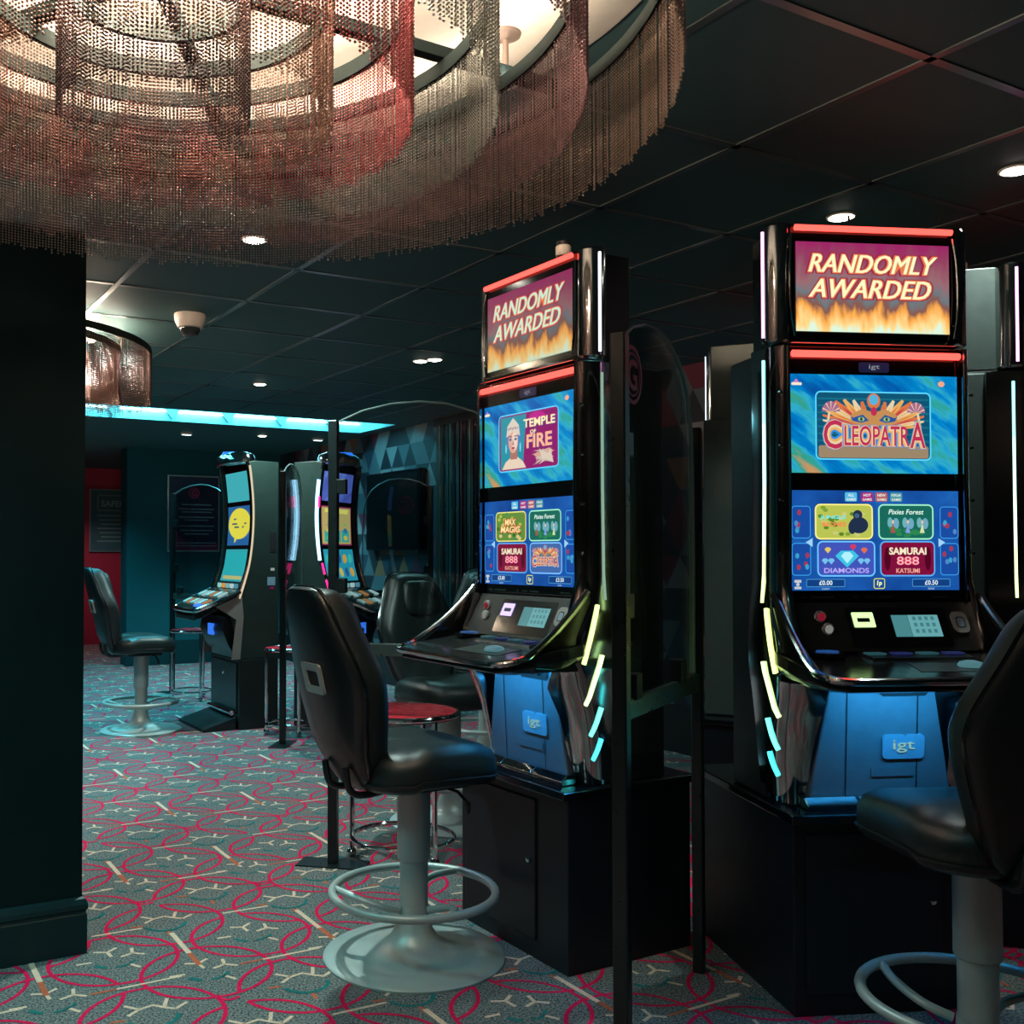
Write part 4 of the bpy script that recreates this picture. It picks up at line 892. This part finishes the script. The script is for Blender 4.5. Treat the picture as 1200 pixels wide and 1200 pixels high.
# ------------------------------------------------------------------ glass dividers
def logo(mb, cx, cz, r, y, mat):
    n = 24
    frame_strip(mb, ellipse(cx, cz, r, r, n), ellipse(cx, cz, r*.86, r*.86, n), y, mat)
    frame_strip(mb, ellipse(cx, cz, r*.74, r*.74, n), ellipse(cx, cz, r*.68, r*.68, n), y, mat)
    mb.text('G', cx, cz, mat, y, h=r*1.05, bold=.02)
def divider(p, q, label, top, rear_h=1.62, logo_at=None, rail_z=.865, rail=True, base=True):
    P, Q = Vector((*p, 0)), Vector((*q, 0)); d = Q-P; L = d.length; ang = math.atan2(d.y, d.x)
    t = thing('glass_divider', label, 'glass divider', P, ang, 'glass dividers between machines')
    w = MB(); w.box(-.019, .019, -.019, .019, 0, 1.79, M['postm']); po = w.build('post', t, bevel=.004)
    if rear_h:
        w = MB(); w.box(L-.016, L+.016, -.016, .016, 0, rear_h, M['postm']); w.build('post', t, bevel=.004)
    w = MB(); w.box(.019, L-(.016 if rear_h else 0), -.012, .012, rail_z-.025, rail_z+.025, M['rail']); w.build('rail', t, bevel=.003)
    pts = [(.021, rail_z+.027)]+[(s*L, z) for s, z in top]
    w = MB(); w.loft([[(x, -.004, z) for x, z in pts], [(x, .004, z) for x, z in pts]], M['glass'], (True, True), False); gl = w.build('glass_panel', t)
    # polished glass edge
    w = MB(); w.tube([(x, 0, z) for x, z in pts[1:]], .0045, M['frame'], 6); w.build('glass_edge', gl)
    if logo_at:
        w = MB(); logo(w, logo_at[0]*L, logo_at[1], .075, -.0055, M['pinkink']); w.build('printed_logo', gl)
    for x in (.10*L+.02, .70*L):
        w = MB(); w.box(x-.025, x+.025, -.018, .018, rail_z+.02, rail_z+.085, M['matt']); w.build('clamp', t, bevel=.003)
    for z in (1.12, 1.52):
        w = MB(); w.box(.012, .055, -.017, .017, z-.03, z+.03, M['postm']); w.build('clamp', t, bevel=.003)
    if base:
        w = MB(); w.box(-.14, .14, -.06, .06, 0, .006, M['postm']); w.build('base_plate', t, bevel=.002)
    return t
ARCH = [(.03, 1.785), (.15, 1.825), (.30, 1.85), (.45, 1.855), (.58, 1.845), (.72, 1.81), (.82, 1.765), (.89, 1.70), (.93, 1.60), (.95, 1.45), (.95, .895)]
divider((.534, 2.50), (.888, 3.085), 'glass divider with a tall black post between the two big lit machines', ARCH, 1.63, (.12, 1.70))
divider((-.277, 4.146), (.50, 3.97), 'glass divider on a slim post behind the nearest stool, by the red table', ARCH, None)
divider((-.78, 6.72), (-.70, 7.25), 'glass divider on a thin post between the two curved machines', ARCH, None)
divider((-2.06, 9.20), (-1.42, 8.72), 'glass divider with a dark post in front of the framed pink-logo poster', ARCH, None)
divider((.23, 8.2), (-.35, 8.35), 'far glass divider with a pale post in front of the dark wall panel', ARCH, None, (.35, 1.64))

# ------------------------------------------------------------------ small red tables
def side_table(pos, label, r=.235, legs=4):
    t = thing('side_table', label, 'side table', (*pos, 0), .35, 'small red round tables')
    w = MB(); w.lathe([(r-.012, .572), (r-.012, .597), (.002, .597)], M['tabletop'], 48); w.build('tabletop', t)
    w = MB(); n = 48; w.tube([((r-.006)*math.cos(2*PI*k/n), (r-.006)*math.sin(2*PI*k/n), .588) for k in range(n)], .0115, M['chrome'], 10, True); w.build('rim', t)
    for k in range(3):
        a = 2*PI*k/3+2.9; c, s = math.cos(a), math.sin(a); rr = r-.022
        w = MB(); w.tube([(rr*c, rr*s, .575), (rr*c, rr*s, .03)], .0115, M['chrome'], 10); lg = w.build('leg', t)
        w = MB(); w.lathe([(.004, 0), (.018, .008), (.022, .02), (.016, .033), (.006, .038)], M['chrome'], 14, (rr*c, rr*s)); w.build('ball_foot', lg)
    w = MB(); w.tube([((r-.022)*math.cos(2*PI*k/n), (r-.022)*math.sin(2*PI*k/n), .075) for k in range(n)], .0095, M['chrome'], 10, True); w.build('base_ring', t)
    return t
side_table((.005, 4.28), 'small red round table with chrome rim behind the nearest stool')
side_table((-.79, 7.12), 'small red round table by the thin post between the curved machines', .17)
side_table((-1.80, 8.80), 'small round table with chrome leg near the far poster wall', .19)

# ------------------------------------------------------------------ ceiling fittings
DL = [((-.553, 3.81), 'bright round downlight seen through the bead chandelier fringe', 46, (.74, 1.0, .94)),
      ((1.535, 3.55), 'dazzling downlight just above the machine facing the camera', 12, (.80, 1.0, .95)),
      ((1.885, 3.114), 'dazzling downlight cut by the frame edge above the grey-sided machine', 9, (.85, 1.0, .95)),
      ((.114, 6.23), 'one of the paired downlights, further from the machine showing the crowned woman', 6, (.35, .95, 1.0)),
      ((.200, 6.18), 'one of the paired downlights, nearer the machine showing the crowned woman', 5, (.35, .95, 1.0)),
      ((-.985, 7.08), 'small downlight in front of the cyan ceiling recess', 44, (.70, 1.0, .97)),
      ((-1.396, 10.2), 'small downlight beyond the cyan ceiling recess, above the poster wall', 95, (.35, .9, 1.0))]
def aim_spot(name, p, en, col, size=R(115), blend=.7):
    o = lamp(name, 'SPOT', (p[0], p[1], CEIL-.02), en, col, spot_size=size, spot_blend=blend, shadow_soft_size=.03); return o
for p, lab, en, col in DL:
    t = thing('downlight', lab, 'downlight', (*p, CEIL), 0, 'recessed ceiling downlights')
    w = MB(); w.lathe([(.040, -.002), (.044, -.006), (.050, -.004), (.050, .0)], M['white'], 28); w.build('bezel', t)
    w = MB(); w.lathe([(.036, -.0075), (.030, -.010), (.004, -.012)], e((1.0, .93, .82), 22.), 24); w.build('lens', t)
    aim_spot('downlight_or_fill_beam', p, en*3.2, col)
for (p, lab) in (((-.86, 10.45), 'tiny oblong emergency light on the far ceiling, beside the slim post'), ((-2.10, 9.95), 'tiny white sensor light on the far ceiling above the poster')):
    t = thing('emergency_light', lab, 'emergency light', (*p, CEIL), TH)
    w = MB(); w.box(-.055, .055, -.025, .025, -.022, -.001, M['white']); w.build('housing', t, bevel=.004)
    w = MB(); w.box(-.042, .042, -.018, .018, -.026, -.022, e((.75, .95, 1.0), 3.)); w.build('lens', t)
# fill spots added to brighten the room, mostly teal; no fixtures there
for p, en, col in (((-1.2, .9), 24, (.50, 1.0, .97)), ((.5, .7), 5, (.25, .92, 1.0)), ((-2.0, 2.2), 26, (.16, .92, 1.0)), ((-2.5, 7.0), 76, (.08, .80, 1.0)), ((-3.3, 10.0), 44, (.10, .85, 1.0)), ((-3.9, 12.9), 16, (1, .85, .85)), ((-1.5, 5.2), 36, (.80, 1.0, .96))):
    aim_spot('downlight_or_fill_beam', p, en*3.0, col, R(125))
t = thing('dome_camera', 'white dome security camera with dark bubble on the ceiling', 'security camera', (-1.045, 5.02, CEIL), 0)
w = MB(); w.lathe([(.076, .0), (.078, -.008), (.074, -.035), (.060, -.066), (.048, -.070)], M['white'], 36); w.build('housing', t)
w = MB(); w.lathe([(.050, -.066), (.049, -.082), (.040, -.100), (.024, -.112), (.003, -.116)], M['dome'], 32); w.build('dome_bubble', t)

# ------------------------------------------------------------------ posters and wall things
def wall_panel(name, label, cat, u, v, z0, z1, half, face, build, back=M['frame']):
    """flat framed panel; face -v (far walls)"""
    t = thing(name, label, cat, uv(u, v, 0), TH)
    w = MB(); w.box(-half, half, -.022, -.001, z0, z1, back); w.build('frame', t, bevel=.003)
    w = MB(); build(w, half-.016, z0+.016, z1-.016); w.build('print', t)
    return t
def poster_a(w, h, z0, z1):
    y = -.0235; W = 2*h; H = z1-z0
    w.plate([(-h, z0), (-h, z1), (h, z1), (h, z0)], y, pm('poster_dark', (.012, .014, .045), .3))
    pk = pm('poster_pink', (.50, .012, .14), .5); ln = pm('poster_print', (.16, .30, .34), .5)
    w.plate([(-h, z0), (-h, z0+H*.30), (-h+W*.10, z0+H*.42), (-h+W*.18, z0+H*.20), (-h+W*.5, z0+H*.06), (h, z0+H*.10), (h, z0)], y-.0006, pm('poster_wine', (.16, .008, .06), .5))
    logo(w, 0, z0+H*.78, W*.11, y-.0008, pk)
    w.plate(rrect(-h+W*.02, -h+W*.16, z0+H*.03, z0+H*.26, .01), y-.0012, pk)
    for k, (a, b) in enumerate(((.62, .30), (.56, .36), (.52, .30), (.45, .36), (.41, .24), (.33, .36), (.27, .34), (.22, .25))): w.plate(rrect(-W*b+.03, W*b+.03, z0+H*a-.006, z0+H*a+.006, .003), y-.0010, ln)
    for a in (.10, .06): w.plate(rrect(-h*.9, h*.9, z0+H*a-.005, z0+H*a+.005, .003), y-.0014, ln)
# poster depth on the far wall
wall_panel('poster', 'framed dark poster with a pink round logo on the teal wall', 'poster', 3.585, V1, 1.27, 2.14, .305, 0, poster_a)
def poster_b(w, h, z0, z1):
    y = -.0235; W = 2*h; H = z1-z0
    w.plate([(-h, z0), (-h, z1), (h, z1), (h, z0)], y, pm('notice_teal', (.05, .13, .15), .4)); ln = pm('notice_print', (.30, .45, .46), .5)
    rr_border(w, -h+W*.16, h-W*.10, z0+H*.66, z0+H*.92, .01, .008, y-.0006, ln)
    w.text('SAFER', .02, z0+H*.78, ln, y-.0010, w=W*.58, h=H*.10, bold=.02)
    for k in range(7): w.plate(rrect(-h*(.7-.1*(k % 3)), h*(.7-.1*(k % 3)), z0+H*(.58-.07*k)-.006, z0+H*(.58-.07*k)+.006, .003), y-.0010, ln)
wall_panel('notice_board', 'framed teal SAFER notice on the red wall beyond the opening', 'notice', 3.36, VB, 1.27, 2.14, .30, 0, poster_b)
# dark wall screen and slatted curtain on the right-hand wall (faces -u)
t = thing('wall_screen', 'large black screen on the patterned wall behind the far divider', 'wall screen', uv(U1, 8.45, 0), TH+PI/2)
w = MB(); w.box(-.52, .52, .002, .08, 1.28, 2.02, M['blk']); w.build('frame', t, bevel=.006)
w = MB(); w.box(-.49, .49, .0805, .083, 1.31, 1.99, pm('screen_off', (.003, .004, .005), .5, spec=.1)); w.build('display', t)
t = thing('slat_curtain', 'black strip curtain with thin gold and teal lines by the machine showing the crowned woman', 'curtain', uv(U1, 7.12, 0), TH+PI/2)
cm = [M['matt'], M['matt'], pm('slat_gold', (.30, .20, .12), .4, metal=.4), M['matt'], pm('slat_teal', (.05, .20, .20), .4), M['matt'], pm('slat_wine', (.14, .02, .05), .5)]
w = MB()
for k in range(32):
    x = -.56+.035*k; a = .02*math.sin(k*1.3)
    w.box(x, x+(.033 if cm[k % 7] == M['matt'] else .010), .03+a, .042+a, .32, 2.36, cm[k % 7])
w.build('slat', t)
w = MB(); w.box(-.58, .58, .01, .07, 2.36, 2.42, M['matt']); w.build('top_rail', t)

# ------------------------------------------------------------------ camera, world, view
cam = bpy.data.cameras.new('camera'); co = bpy.data.objects.new('camera', cam); COL.objects.link(co)
cam.sensor_fit = 'HORIZONTAL'; cam.sensor_width = 36.; cam.lens = 36.*1199/1200
cam.shift_x = (600-471)/1200; cam.shift_y = (648.5-1199*math.tan(R(1.3))-600)/1200
cam.clip_start = .05
co.location = (0, 0, 1.25); co.rotation_euler = (R(90+1.3), 0, 0)
S.camera = co
wd = bpy.data.worlds.new('world'); S.world = wd; wd.use_nodes = True
wd.node_tree.nodes['Background'].inputs[0].default_value = (.0, .02, .025, 1); wd.node_tree.nodes['Background'].inputs[1].default_value = 1.
S.view_settings.view_transform = 'Standard'; S.view_settings.look = 'None'; S.view_settings.gamma = 1; S.view_settings.use_curve_mapping = False
S.view_settings.exposure = 0.
try:
    S.cycles.use_denoising = True; S.cycles.sample_clamp_indirect = 6.; S.cycles.max_bounces = 8; S.cycles.transparent_max_bounces = 12; S.cycles.caustics_reflective = False; S.cycles.caustics_refractive = False
except Exception: pass
